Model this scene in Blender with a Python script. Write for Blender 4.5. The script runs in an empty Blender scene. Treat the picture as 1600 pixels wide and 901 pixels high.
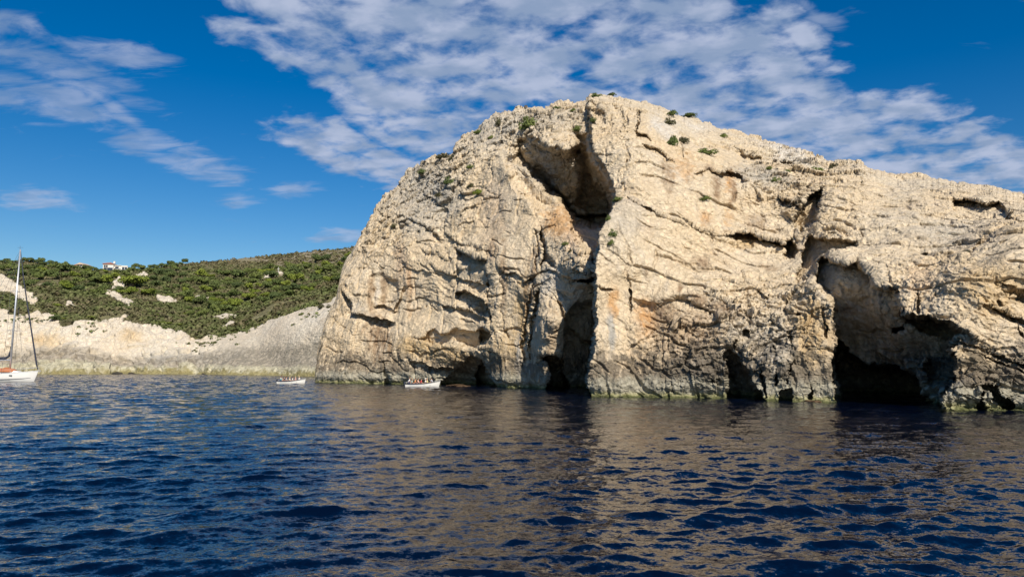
import bpy, bmesh, math, random
import numpy as np
from mathutils import Vector, Matrix

# ------------------------------------------------------------------ camera, light, sky, exposure
S = bpy.context.scene
COL = S.collection
F = 1180.0            # focal length in pixels of the 1600 px wide photograph
CAM_H = 3.8           # eye height above the water, metres
HOR = 563.0           # image row of the horizon
PITCH = math.atan((HOR - 450.5) / F)

cam_d = bpy.data.cameras.new('camera')
cam_d.sensor_width = 36.0
cam_d.lens = F / 1600.0 * 36.0
cam_d.clip_start = 0.5
cam_d.clip_end = 20000
cam = bpy.data.objects.new('camera', cam_d)
COL.objects.link(cam)
cam.location = (0, 0, CAM_H)
cam.rotation_euler = (math.radians(90) + PITCH, 0, 0)
S.camera = cam

SUN_AZ = math.radians(18)      # to the right of straight behind the camera
SUN_EL = math.radians(39)
sun_vec = Vector((math.sin(SUN_AZ) * math.cos(SUN_EL), -math.cos(SUN_AZ) * math.cos(SUN_EL), math.sin(SUN_EL)))
sd = bpy.data.lights.new('sun', 'SUN')
sd.energy = 4.9
sd.angle = math.radians(0.53)
sd.color = (1.0, 0.915, 0.78)
sun = bpy.data.objects.new('sun', sd)
COL.objects.link(sun)
sun.rotation_euler = sun_vec.to_track_quat('Z', 'Y').to_euler()

S.view_settings.view_transform = 'Standard'
S.view_settings.look = 'None'
S.view_settings.gamma = 1
S.view_settings.exposure = 0.19
S.view_settings.use_curve_mapping = False
S.render.engine = 'CYCLES'
S.cycles.max_bounces = 7
S.cycles.diffuse_bounces = 4
S.cycles.glossy_bounces = 3
S.cycles.sample_clamp_indirect = 4.0

def build_world():
    w = bpy.data.worlds.new('World')
    S.world = w
    w.use_nodes = True
    nt = w.node_tree
    nt.nodes.clear()
    N, L = nt.nodes, nt.links
    out = N.new('ShaderNodeOutputWorld')
    bg = N.new('ShaderNodeBackground')
    bg.inputs['Strength'].default_value = 0.079
    sky = N.new('ShaderNodeTexSky')
    sky.sky_type = 'NISHITA'
    sky.sun_disc = False
    sky.sun_elevation = SUN_EL
    sky.sun_rotation = math.pi - SUN_AZ
    sky.altitude = 0
    sky.air_density = 1.0
    sky.dust_density = 0.25
    sky.ozone_density = 3.0
    hsv = N.new('ShaderNodeHueSaturation')
    hsv.inputs['Saturation'].default_value = 1.5
    hsv.inputs['Hue'].default_value = 0.506
    hsv.inputs['Value'].default_value = 1.0
    L.new(sky.outputs[0], hsv.inputs['Color'])

    tc = N.new('ShaderNodeTexCoord')
    sep = N.new('ShaderNodeSeparateXYZ')
    L.new(tc.outputs['Generated'], sep.inputs[0])

    def math_(op, a, b=None, clamp=False):
        m = N.new('ShaderNodeMath'); m.operation = op; m.use_clamp = clamp
        for i, v in enumerate((a, b)):
            if v is None: continue
            if isinstance(v, (int, float)): m.inputs[i].default_value = v
            else: L.new(v, m.inputs[i])
        return m.outputs[0]

    # a layer of altocumulus at constant height: its plan coordinates are direction.xy / direction.z
    zc = math_('ADD', math_('MAXIMUM', sep.outputs[2], 0.0), 0.15)
    X = math_('DIVIDE', sep.outputs[0], zc)
    Y = math_('DIVIDE', sep.outputs[1], zc)
    plan = N.new('ShaderNodeCombineXYZ')
    L.new(X, plan.inputs[0]); L.new(Y, plan.inputs[1])
    # bearing / height coordinates used only to say where in the sky the banks lie
    ay = math_('MAXIMUM', math_('ABSOLUTE', sep.outputs[1]), 0.05)
    U = math_('DIVIDE', sep.outputs[0], ay)
    V = math_('DIVIDE', sep.outputs[2], ay)
    uv = N.new('ShaderNodeCombineXYZ')
    L.new(U, uv.inputs[0]); L.new(V, uv.inputs[1])

    def noise(vec, scale, detail, rough, dist=0.0, rot=0.0, sx=1.0, sy=1.0):
        mp = N.new('ShaderNodeMapping')
        mp.inputs['Rotation'].default_value = (0, 0, rot)
        mp.inputs['Scale'].default_value = (sx, sy, 1)
        L.new(vec, mp.inputs[0])
        n = N.new('ShaderNodeTexNoise')
        n.inputs['Scale'].default_value = scale
        n.inputs['Detail'].default_value = detail
        n.inputs['Roughness'].default_value = rough
        n.inputs['Distortion'].default_value = dist
        L.new(mp.outputs[0], n.inputs['Vector'])
        return n.outputs[0]

    # warped bearings, so the banks' edges are ragged
    wn = N.new('ShaderNodeTexNoise'); wn.inputs['Scale'].default_value = 4.0; wn.inputs['Detail'].default_value = 3
    L.new(uv.outputs[0], wn.inputs['Vector'])
    wsub = N.new('ShaderNodeVectorMath'); wsub.operation = 'SUBTRACT'; wsub.inputs[1].default_value = (0.5, 0.5, 0.5)
    L.new(wn.outputs[1], wsub.inputs[0])
    wsc = N.new('ShaderNodeVectorMath'); wsc.operation = 'SCALE'; wsc.inputs['Scale'].default_value = 0.10
    L.new(wsub.outputs[0], wsc.inputs[0])
    wadd = N.new('ShaderNodeVectorMath'); wadd.operation = 'ADD'
    L.new(uv.outputs[0], wadd.inputs[0]); L.new(wsc.outputs[0], wadd.inputs[1])

    def bank(px, py, rx, ry, ang, gain):
        x = (px - 800) / F; yu = (450.5 - py) / F
        c, s = math.cos(PITCH), math.sin(PITCH)
        dy = c - s * yu
        mp = N.new('ShaderNodeMapping'); mp.vector_type = 'TEXTURE'
        mp.inputs['Location'].default_value = (x / dy, (s + c * yu) / dy, 0)
        mp.inputs['Rotation'].default_value = (0, 0, math.radians(-ang))
        mp.inputs['Scale'].default_value = (rx / F, ry / F, 1)
        L.new(wadd.outputs[0], mp.inputs[0])
        g = N.new('ShaderNodeTexGradient'); g.gradient_type = 'SPHERICAL'
        L.new(mp.outputs[0], g.inputs[0])
        return math_('MULTIPLY', g.outputs[0], gain)
    #        centre        radii   tilt  gain
    thick = [(960, 40, 560, 200, 24, 2.2), (1060, 150, 540, 190, 22, 2.4), (1300, 250, 470, 140, 24, 2.0),
             (620, 130, 380, 150, 30, 1.8), (520, 110, 300, 60, 22, 1.7), (780, 60, 420, 150, 15, 1.9), (470, 20, 260, 60, 20, 1.4),
             (560, 255, 280, 65, 20, 1.35), (1480, 240, 260, 110, 25, 1.7), (1260, 60, 180, 90, 45, 0.9)]
    thin = [(25, 40, 110, 36, 18, 1.5), (190, 88, 150, 38, 14, 1.4), (70, 165, 190, 46, 14, 1.6),
            (110, 120, 260, 60, 20, 1.0), (270, 245, 190, 34, 14, 1.5), (40, 308, 110, 20, 8, 1.5),
            (375, 304, 60, 18, 5, 1.0), (460, 298, 80, 18, 10, 1.1), (540, 369, 70, 14, 3, 1.7),
            (190, 190, 180, 30, 35, 1.0), (1280, 15, 120, 30, 30, 0.9)]
    acc = None
    for b in thick:
        o = bank(*b)
        acc = o if acc is None else math_('MAXIMUM', acc, o)
    acc2 = None
    for b in thin:
        o = bank(*b)
        acc2 = o if acc2 is None else math_('MAXIMUM', acc2, o)
    acc = math_('MINIMUM', acc, 0.78)
    acc2 = math_('MINIMUM', acc2, 0.9)

    n1 = noise(plan.outputs[0], 9.5, 9, 0.56, 0.2, rot=0.5, sx=1.0, sy=1.1)
    n2 = noise(plan.outputs[0], 2.6, 4, 0.5, 0.1)
    n3 = noise(plan.outputs[0], 7.5, 6, 0.6, 0.6, rot=0.6, sx=0.8, sy=1.6)
    base = math_('ADD', math_('MULTIPLY', n1, 0.62), math_('MULTIPLY', n2, 0.38))
    d = math_('ADD', base, math_('MULTIPLY', acc, 0.42))
    mr = N.new('ShaderNodeMapRange'); mr.interpolation_type = 'SMOOTHSTEP'
    mr.inputs['From Min'].default_value = 0.68; mr.inputs['From Max'].default_value = 0.88
    L.new(d, mr.inputs[0])
    d2 = math_('ADD', n3, math_('MULTIPLY', acc2, 0.42))
    mr2 = N.new('ShaderNodeMapRange'); mr2.interpolation_type = 'SMOOTHSTEP'
    mr2.inputs['From Min'].default_value = 0.62; mr2.inputs['From Max'].default_value = 0.98
    mr2.inputs['To Max'].default_value = 0.58
    L.new(d2, mr2.inputs[0])
    dens = math_('MAXIMUM', mr.outputs[0], mr2.outputs[0])
    # away from the photographed bearings: scattered cloud of the same sort
    # cloud brightness: thin parts and tops pale, thick parts grey-blue
    tone = N.new('ShaderNodeMapRange'); tone.interpolation_type = 'SMOOTHSTEP'
    tone.inputs['From Min'].default_value = 0.40; tone.inputs['From Max'].default_value = 0.62
    sh = noise(plan.outputs[0], 8.5, 5, 0.5, 0.15, rot=0.5, sx=1.0, sy=1.15)
    L.new(math_('ADD', math_('MULTIPLY', sh, 0.7), math_('MULTIPLY', n2, 0.3)), tone.inputs[0])
    cc = N.new('ShaderNodeMix'); cc.data_type = 'RGBA'
    cc.inputs[6].default_value = (3.1, 4.1, 6.0, 1)
    cc.inputs[7].default_value = (5.3, 6.0, 7.8, 1)
    L.new(tone.outputs[0], cc.inputs[0])
    mix = N.new('ShaderNodeMix'); mix.data_type = 'RGBA'
    L.new(math_('MULTIPLY', dens, 0.92), mix.inputs[0])
    L.new(hsv.outputs[0], mix.inputs[6]); L.new(cc.outputs[2], mix.inputs[7])
    L.new(mix.outputs[2], bg.inputs['Color'])
    L.new(bg.outputs[0], out.inputs['Surface'])
build_world()

# ------------------------------------------------------------------ numeric helpers
rng = np.random.default_rng(7)
PERM = rng.permutation(256).astype(np.int32)
PERM = np.concatenate([PERM, PERM, PERM])
GR = rng.normal(size=(256, 3)).astype(np.float32)
GR /= np.linalg.norm(GR, axis=1)[:, None]

def perlin(x, y, z):
    x = x.astype(np.float32); y = y.astype(np.float32); z = z.astype(np.float32)
    xi = np.floor(x).astype(np.int32); yi = np.floor(y).astype(np.int32); zi = np.floor(z).astype(np.int32)
    fx = x - xi; fy = y - yi; fz = z - zi
    u = fx * fx * fx * (fx * (fx * 6 - 15) + 10)
    v = fy * fy * fy * (fy * (fy * 6 - 15) + 10)
    w = fz * fz * fz * (fz * (fz * 6 - 15) + 10)
    xi &= 255; yi &= 255; zi &= 255
    def g(dx, dy, dz):
        h = PERM[PERM[PERM[(xi + dx) & 255] + ((yi + dy) & 255)] + ((zi + dz) & 255)]
        gr = GR[h]
        return gr[..., 0] * (fx - dx) + gr[..., 1] * (fy - dy) + gr[..., 2] * (fz - dz)
    x00 = g(0, 0, 0) * (1 - u) + g(1, 0, 0) * u
    x10 = g(0, 1, 0) * (1 - u) + g(1, 1, 0) * u
    x01 = g(0, 0, 1) * (1 - u) + g(1, 0, 1) * u
    x11 = g(0, 1, 1) * (1 - u) + g(1, 1, 1) * u
    return (x00 * (1 - v) + x10 * v) * (1 - w) + (x01 * (1 - v) + x11 * v) * w

def fbm(p, s, octv=4, gain=0.5, lac=2.03, off=0.0, ridged=False):
    a = 1.0; tot = 0; out = 0
    q = p / s + off
    for _ in range(octv):
        n = perlin(q[..., 0], q[..., 1], q[..., 2])
        if ridged: n = 0.5 - np.abs(n) * 1.6
        out = out + a * n; tot += a
        a *= gain; q = q * lac + 17.3
    return out / tot

def worley(p, s, off=0.0):
    """F1, F2 and a random value of the nearest cell"""
    q = (p / s + off).astype(np.float32)
    c = np.floor(q).astype(np.int32); f = q - c
    shp = f.shape[:-1]
    f1 = np.full(shp, 9.0, np.float32); f2 = np.full(shp, 9.0, np.float32); idv = np.zeros(shp, np.float32); tilt = np.zeros(shp, np.float32)
    for dx in (-1, 0, 1):
        for dy in (-1, 0, 1):
            for dz in (-1, 0, 1):
                h = PERM[PERM[PERM[(c[..., 0] + dx) & 255] + ((c[..., 1] + dy) & 255)] + ((c[..., 2] + dz) & 255)]
                j = GR[h] * 0.42 + 0.5
                d = ((dx + j[..., 0] - f[..., 0]) ** 2 + (dy + j[..., 1] - f[..., 1]) ** 2 + (dz + j[..., 2] - f[..., 2]) ** 2)
                m = d < f1
                f2 = np.where(m, f1, np.minimum(f2, d))
                idv = np.where(m, h / 255.0, idv)
                g_ = GR[(h * 7 + 3) & 255]
                tl_ = (f[..., 0] - dx - j[..., 0]) * g_[..., 0] + (f[..., 1] - dy - j[..., 1]) * g_[..., 1] + (f[..., 2] - dz - j[..., 2]) * g_[..., 2]
                tilt = np.where(m, tl_, tilt)
                f1 = np.where(m, d, f1)
    return np.sqrt(f1), np.sqrt(f2), idv, tilt

def sstep(a, b, x):
    t = np.clip((x - a) / (b - a), 0, 1)
    return t * t * (3 - 2 * t)

def ray_point(px, py, D):
    """world point seen at photo position px, py at forward distance D"""
    x = (px - 800.0) / F; yu = (450.5 - py) / F
    c, s = math.cos(PITCH), math.sin(PITCH)
    dy = c - s * yu
    return np.stack([x / dy * D, D + 0 * x, CAM_H + (s + c * yu) / dy * D], -1)

def at(px, py, D):
    return Vector(ray_point(np.float64(px), np.float64(py), np.float64(D)))

def water_at(px, py):
    """point on the water seen at photo position"""
    x = (px - 800.0) / F; yu = (450.5 - py) / F
    c, s = math.cos(PITCH), math.sin(PITCH)
    t = -CAM_H / (s + c * yu)
    return Vector((x * t, (c - s * yu) * t, 0.0))

def grid_mesh(name, P, colr=None, smooth=True):
    nr, nc = P.shape[:2]
    me = bpy.data.meshes.new(name)
    me.vertices.add(nr * nc)
    me.vertices.foreach_set('co', P.reshape(-1).astype(np.float32))
    i = np.arange(nr * nc).reshape(nr, nc)
    q = np.stack([i[:-1, :-1], i[:-1, 1:], i[1:, 1:], i[1:, :-1]], -1).reshape(-1, 4)
    me.loops.add(q.size); me.polygons.add(len(q))
    me.loops.foreach_set('vertex_index', q.reshape(-1).astype(np.int32))
    me.polygons.foreach_set('loop_start', np.arange(0, q.size, 4, dtype=np.int32))
    me.update(calc_edges=True)
    if smooth:
        me.polygons.foreach_set('use_smooth', np.ones(len(q), bool))
    if colr is not None:
        at_ = me.color_attributes.new('albedo', 'FLOAT_COLOR', 'POINT')
        c4 = np.ones((nr * nc, 4), np.float32); c4[:, :3] = colr.reshape(-1, 3)
        at_.data.foreach_set('color', c4.reshape(-1))
    return me

def poly_mesh(name, V, Fc, mat=None, smooth=False, colr=None):
    me = bpy.data.meshes.new(name)
    me.from_pydata([tuple(v) for v in V], [], [tuple(f) for f in Fc])
    me.update()
    if smooth:
        me.polygons.foreach_set('use_smooth', np.ones(len(me.polygons), bool))
    if mat: me.materials.append(mat)
    return me

def link(name, me, parent=None, label=None, cat=None, group=None, kind=None, loc=None):
    o = bpy.data.objects.new(name, me)
    COL.objects.link(o)
    if parent is not None: o.parent = parent
    if loc is not None: o.location = loc
    if label: o['label'] = label
    if cat: o['category'] = cat
    if group: o['group'] = group
    if kind: o['kind'] = kind
    return o

# ------------------------------------------------------------------ materials
def principled(name, col=(0.5, 0.5, 0.5), rough=0.6, metal=0.0, spec=0.4):
    m = bpy.data.materials.new(name); m.use_nodes = True
    b = m.node_tree.nodes['Principled BSDF']
    b.inputs['Base Color'].default_value = (*col, 1)
    b.inputs['Roughness'].default_value = rough
    b.inputs['Metallic'].default_value = metal
    b.inputs['Specular IOR Level'].default_value = spec
    return m

def weathered(name, col, var=0.12, scale=3.0, rough=0.5, metal=0.0):
    m = principled(name, col, rough, metal)
    nt = m.node_tree; N, L = nt.nodes, nt.links
    b = N['Principled BSDF']
    tc = N.new('ShaderNodeTexCoord'); n = N.new('ShaderNodeTexNoise')
    n.inputs['Scale'].default_value = scale; n.inputs['Detail'].default_value = 5
    L.new(tc.outputs['Object'], n.inputs['Vector'])
    mx = N.new('ShaderNodeMix'); mx.data_type = 'RGBA'
    mx.inputs[6].default_value = (*[c * (1 - var) for c in col], 1)
    mx.inputs[7].default_value = (*[min(1, c * (1 + var)) for c in col], 1)
    L.new(n.outputs[0], mx.inputs[0]); L.new(mx.outputs[2], b.inputs['Base Color'])
    return m

def rock_material(name, fine=1.0):
    m = bpy.data.materials.new(name); m.use_nodes = True
    nt = m.node_tree; N, L = nt.nodes, nt.links
    b = N['Principled BSDF']
    b.inputs['Roughness'].default_value = 0.95
    b.inputs['Specular IOR Level'].default_value = 0.12
    a = N.new('ShaderNodeAttribute'); a.attribute_name = 'albedo'
    tc = N.new('ShaderNodeTexCoord')
    n = N.new('ShaderNodeTexNoise'); n.inputs['Scale'].default_value = 2.2 * fine; n.inputs['Detail'].default_value = 8
    n.inputs['Roughness'].default_value = 0.62
    L.new(tc.outputs['Object'], n.inputs['Vector'])
    v = N.new('ShaderNodeTexVoronoi'); v.inputs['Scale'].default_value = 1.5 * fine; v.feature = 'DISTANCE_TO_EDGE'
    dm = N.new('ShaderNodeVectorMath'); dm.operation = 'MULTIPLY_ADD'
    dm.inputs[1].default_value = (0.7, 0.7, 0.7)
    L.new(n.outputs[1], dm.inputs[0]); L.new(tc.outputs['Object'], dm.inputs[2])
    L.new(dm.outputs[0], v.inputs['Vector'])
    mr = N.new('ShaderNodeMapRange'); mr.inputs['From Min'].default_value = 0.3; mr.inputs['From Max'].default_value = 0.7
    mr.inputs['To Min'].default_value = 0.80; mr.inputs['To Max'].default_value = 1.18
    L.new(n.outputs[0], mr.inputs[0])
    mul = N.new('ShaderNodeMix'); mul.data_type = 'RGBA'; mul.blend_type = 'MULTIPLY'; mul.inputs[0].default_value = 1
    L.new(a.outputs['Color'], mul.inputs[6]); L.new(mr.outputs[0], mul.inputs[7])
    L.new(mul.outputs[2], b.inputs['Base Color'])
    vm = N.new('ShaderNodeMapRange'); vm.inputs['From Max'].default_value = 0.12
    L.new(v.outputs['Distance'], vm.inputs[0])
    ad = N.new('ShaderNodeMath'); ad.operation = 'MULTIPLY_ADD'; ad.inputs[1].default_value = 0.35
    L.new(vm.outputs[0], ad.inputs[0]); L.new(n.outputs[0], ad.inputs[2])
    bp = N.new('ShaderNodeBump'); bp.inputs['Strength'].default_value = 0.7; bp.inputs['Distance'].default_value = 0.3
    L.new(ad.outputs[0], bp.inputs['Height']); L.new(bp.outputs[0], b.inputs['Normal'])
    return m

ROCK = rock_material('limestone')
COAST = rock_material('coast_rock', 0.7)

def foliage_mat(name, c1, c2, scale=0.8):
    m = principled(name, c1, 0.75, 0, 0.15)
    nt = m.node_tree; N, L = nt.nodes, nt.links; b = N['Principled BSDF']
    g = N.new('ShaderNodeNewGeometry')
    n = N.new('ShaderNodeTexNoise'); n.inputs['Scale'].default_value = scale; n.inputs['Detail'].default_value = 3
    L.new(g.outputs['Position'], n.inputs['Vector'])
    ri = N.new('ShaderNodeObjectInfo')
    ad = N.new('ShaderNodeMath'); ad.operation = 'MULTIPLY_ADD'; ad.inputs[1].default_value = 0.45
    L.new(ri.outputs['Random'], ad.inputs[0]); L.new(n.outputs[0], ad.inputs[2])
    mr = N.new('ShaderNodeMapRange'); mr.inputs['From Min'].default_value = 0.45; mr.inputs['From Max'].default_value = 0.95
    L.new(ad.outputs[0], mr.inputs[0])
    mx = N.new('ShaderNodeMix'); mx.data_type = 'RGBA'
    mx.inputs[6].default_value = (*c1, 1); mx.inputs[7].default_value = (*c2, 1)
    L.new(mr.outputs[0], mx.inputs[0]); L.new(mx.outputs[2], b.inputs['Base Color'])
    return m
LEAF_DARK = foliage_mat('pine_foliage_dark', (0.062, 0.086, 0.032), (0.105, 0.134, 0.042))
LEAF_MID = foliage_mat('pine_foliage', (0.084, 0.112, 0.034), (0.142, 0.170, 0.048))
LEAF_BRIGHT = foliage_mat('bright_foliage', (0.120, 0.155, 0.024), (0.180, 0.215, 0.038))
LEAF_DRY = foliage_mat('dry_foliage', (0.060, 0.058, 0.030), (0.095, 0.090, 0.045))
BARK = weathered('bark', (0.11, 0.085, 0.065), 0.3)

# ------------------------------------------------------------------ the cliff
def interp_pts(pts, px, py, smooth=60.0):
    """smooth surface through (px, py, value) points: multiquadric interpolation"""
    P = np.array(pts, float)
    def k(dx, dy): return np.sqrt(dx * dx + dy * dy + smooth ** 2)
    A = k(P[:, None, 0] - P[None, :, 0], P[:, None, 1] - P[None, :, 1])
    n = len(P); M = np.zeros((n + 3, n + 3)); M[:n, :n] = A
    M[:n, n] = 1; M[:n, n + 1] = P[:, 0] / 1000; M[:n, n + 2] = P[:, 1] / 1000
    M[n:, :n] = M[:n, n:].T
    w = np.linalg.solve(M, np.concatenate([P[:, 2], [0, 0, 0]]))
    out = w[n] + w[n + 1] * px / 1000 + w[n + 2] * py / 1000
    for i in range(n):
        out = out + w[i] * k(px - P[i, 0], py - P[i, 1])
    return out

def poly_sdf(poly, px, py):
    """negative inside"""
    P = np.array(poly, float); n = len(P)
    d = np.full(px.shape, 1e9); inside = np.zeros(px.shape, bool)
    for i in range(n):
        a = P[i]; b = P[(i + 1) % n]
        ex, ey = b - a
        wx = px - a[0]; wy = py - a[1]
        t = np.clip((wx * ex + wy * ey) / (ex * ex + ey * ey + 1e-9), 0, 1)
        d = np.minimum(d, (wx - ex * t) ** 2 + (wy - ey * t) ** 2)
        c = ((a[1] <= py) & (b[1] > py)) | ((b[1] <= py) & (a[1] > py))
        xi = a[0] + (py - a[1]) * ex / (ey if abs(ey) > 1e-9 else 1e-9)
        inside ^= c & (px < xi)
    d = np.sqrt(d)
    return np.where(inside, -d, d)

def line_dist(line, px, py):
    P = np.array(line, float)
    d = np.full(px.shape, 1e9); sg = np.zeros(px.shape)
    for i in range(len(P) - 1):
        a = P[i]; b = P[i + 1]; ex, ey = b - a
        wx = px - a[0]; wy = py - a[1]
        t = np.clip((wx * ex + wy * ey) / (ex * ex + ey * ey + 1e-9), 0, 1)
        dd = np.hypot(wx - ex * t, wy - ey * t)
        side = ex * wy - ey * wx       # > 0 below the line when it runs left to right
        m = dd < d
        sg = np.where(m, np.sign(side), sg); d = np.where(m, dd, d)
    return d, sg

WATER_LINE = [(470, 596), (495, 597), (560, 599), (605, 600), (700, 600.5), (744, 601), (808, 604), (857, 606), (900, 612), (932, 619),
              (1026, 620), (1128, 622), (1200, 626), (1281, 626), (1340, 629), (1420, 635), (1471, 639), (1540, 640), (1600, 641.5), (1900, 650)]
TOP_LINE = [(470, 612), (488, 600), (492, 585), (496, 545), (510, 500), (526, 466), (531, 445), (530.5, 436), (541, 405), (560, 378), (572, 355), (585, 330),
            (598, 310), (605, 300), (622, 285), (640, 266), (655, 258), (672, 245), (690, 240), (708, 240), (712, 222), (725, 208), (745, 205),
            (760, 190), (775, 178), (790, 172), (800, 175), (812, 168), (832, 166), (850, 170), (870, 160), (890, 157), (915, 157),
            (925, 150), (945, 147), (965, 151), (985, 154), (1000, 160), (1030, 168), (1060, 178), (1090, 186), (1120, 198), (1150, 205),
            (1190, 218), (1230, 228), (1265, 238), (1300, 251), (1340, 254), (1362, 267), (1400, 272), (1450, 277), (1500, 283),
            (1550, 292), (1600, 304), (1700, 325), (1900, 372)]

def wd(py):  return CAM_H * F / (py - HOR)          # distance of the water's surface at an image row

left_pts = [(480, 600, 134), (495, 597, wd(597)), (560, 599, wd(599)), (605, 600, 123), (691, 598, 118), (744, 601, 117), (790, 604, 107), (825, 606, 104), (857, 608, 99.5), (900, 610, 100),
            (940, 620, 100), (1000, 620, 100),
            (500, 550, 134), (530, 500, 133), (530, 440, 136), (560, 380, 140), (600, 305, 148), (640, 268, 150),
            (570, 470, 129), (590, 540, 126), (610, 470, 127), (650, 420, 125), (600, 400, 131), (640, 340, 132),
            (690, 280, 134), (690, 480, 119), (700, 380, 122), (745, 300, 122), (740, 420, 113.5), (740, 500, 112.5), (680, 560, 116.5), (700, 545, 115),
            (720, 215, 141), (760, 195, 139), (770, 240, 124), (800, 200, 131), (800, 300, 113), (785, 400, 108), (785, 500, 107.5), (785, 560, 107.5), (835, 400, 104), (825, 500, 103.5), (825, 570, 104),
            (850, 165, 131), (850, 213, 115.5), (890, 160, 128), (900, 213, 114), (815, 330, 110), (850, 340, 106), (880, 370, 100), (900, 405, 94), (905, 430, 93), (880, 450, 98), (860, 500, 96), (862, 560, 97.5),
            (920, 350, 101), (920, 470, 97), (905, 540, 101), (960, 200, 112), (960, 350, 100), (1000, 450, 96)]
right_pts = [(880, 619, 82), (932, 619, wd(619)), (1026, 620, wd(620)), (1128, 622, wd(622)), (1200, 626, 71.5), (1281, 626, 70), (1340, 629, 67), (1420, 634, 63),
             (1471, 639, wd(639)), (1540, 640, 58), (1600, 641.5, 57), (1750, 645, 54), (1900, 650, 50),
             (880, 500, 82), (880, 400, 83), (928, 540, 80.2), (960, 540, 81), (930, 450, 81.8), (965, 450, 83.2), (1000, 450, 83.6), (940, 380, 84), (960, 330, 86.5), (1000, 340, 88), (1050, 440, 83), (1010, 560, 80.5), (1100, 560, 76.5), (1070, 380, 87),
             (1200, 450, 81), (1180, 520, 76), (1230, 560, 72), (1120, 340, 90), (1200, 330, 92), (1100, 280, 94), (1200, 285, 97),
             (950, 300, 93), (940, 230, 101), (930, 160, 118), (945, 150, 120), (985, 158, 116), (1000, 210, 101), (1060, 180, 119), (1060, 215, 108), (1060, 255, 97),
             (1120, 200, 121), (1150, 240, 109), (1200, 222, 118), (1230, 255, 106), (1300, 254, 108), (1290, 300, 90), (1250, 400, 84),
             (1300, 340, 84), (1340, 300, 90), (1345, 260, 102), (1400, 275, 98), (1400, 340, 82), (1340, 380, 78),
             (1310, 410, 73), (1400, 400, 72.5), (1460, 400, 71), (1500, 350, 78), (1500, 290, 90), (1600, 306, 82), (1600, 340, 74),
             (1340, 520, 70), (1280, 500, 72), (1400, 470, 65), (1460, 480, 62), (1500, 440, 62.5), (1560, 400, 62.5), (1600, 380, 62), (1600, 460, 59.5),
             (1540, 560, 58.5), (1500, 600, 58.5), (1600, 580, 57.5), (1700, 330, 74), (1700, 500, 55), (1900, 375, 66), (1900, 520, 50)]
EDGE = [(925, 100), (921, 165), (924, 215), (934, 245), (950, 270), (962, 300), (957, 325), (949, 345), (938, 375), (931, 410), (932, 450), (928, 480), (931, 510), (928, 535),
        (925, 560), (917, 585), (919, 605), (924, 640), (926, 700)]

def blob(cx, cy, rx, ry, ang=0, n=12):
    a = math.radians(ang)
    return [(cx + rx * math.cos(t) * math.cos(a) - ry * math.sin(t) * math.sin(a),
             cy + rx * math.cos(t) * math.sin(a) + ry * math.sin(t) * math.cos(a)) for t in np.linspace(0, 2 * math.pi, n, endpoint=False)]

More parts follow.
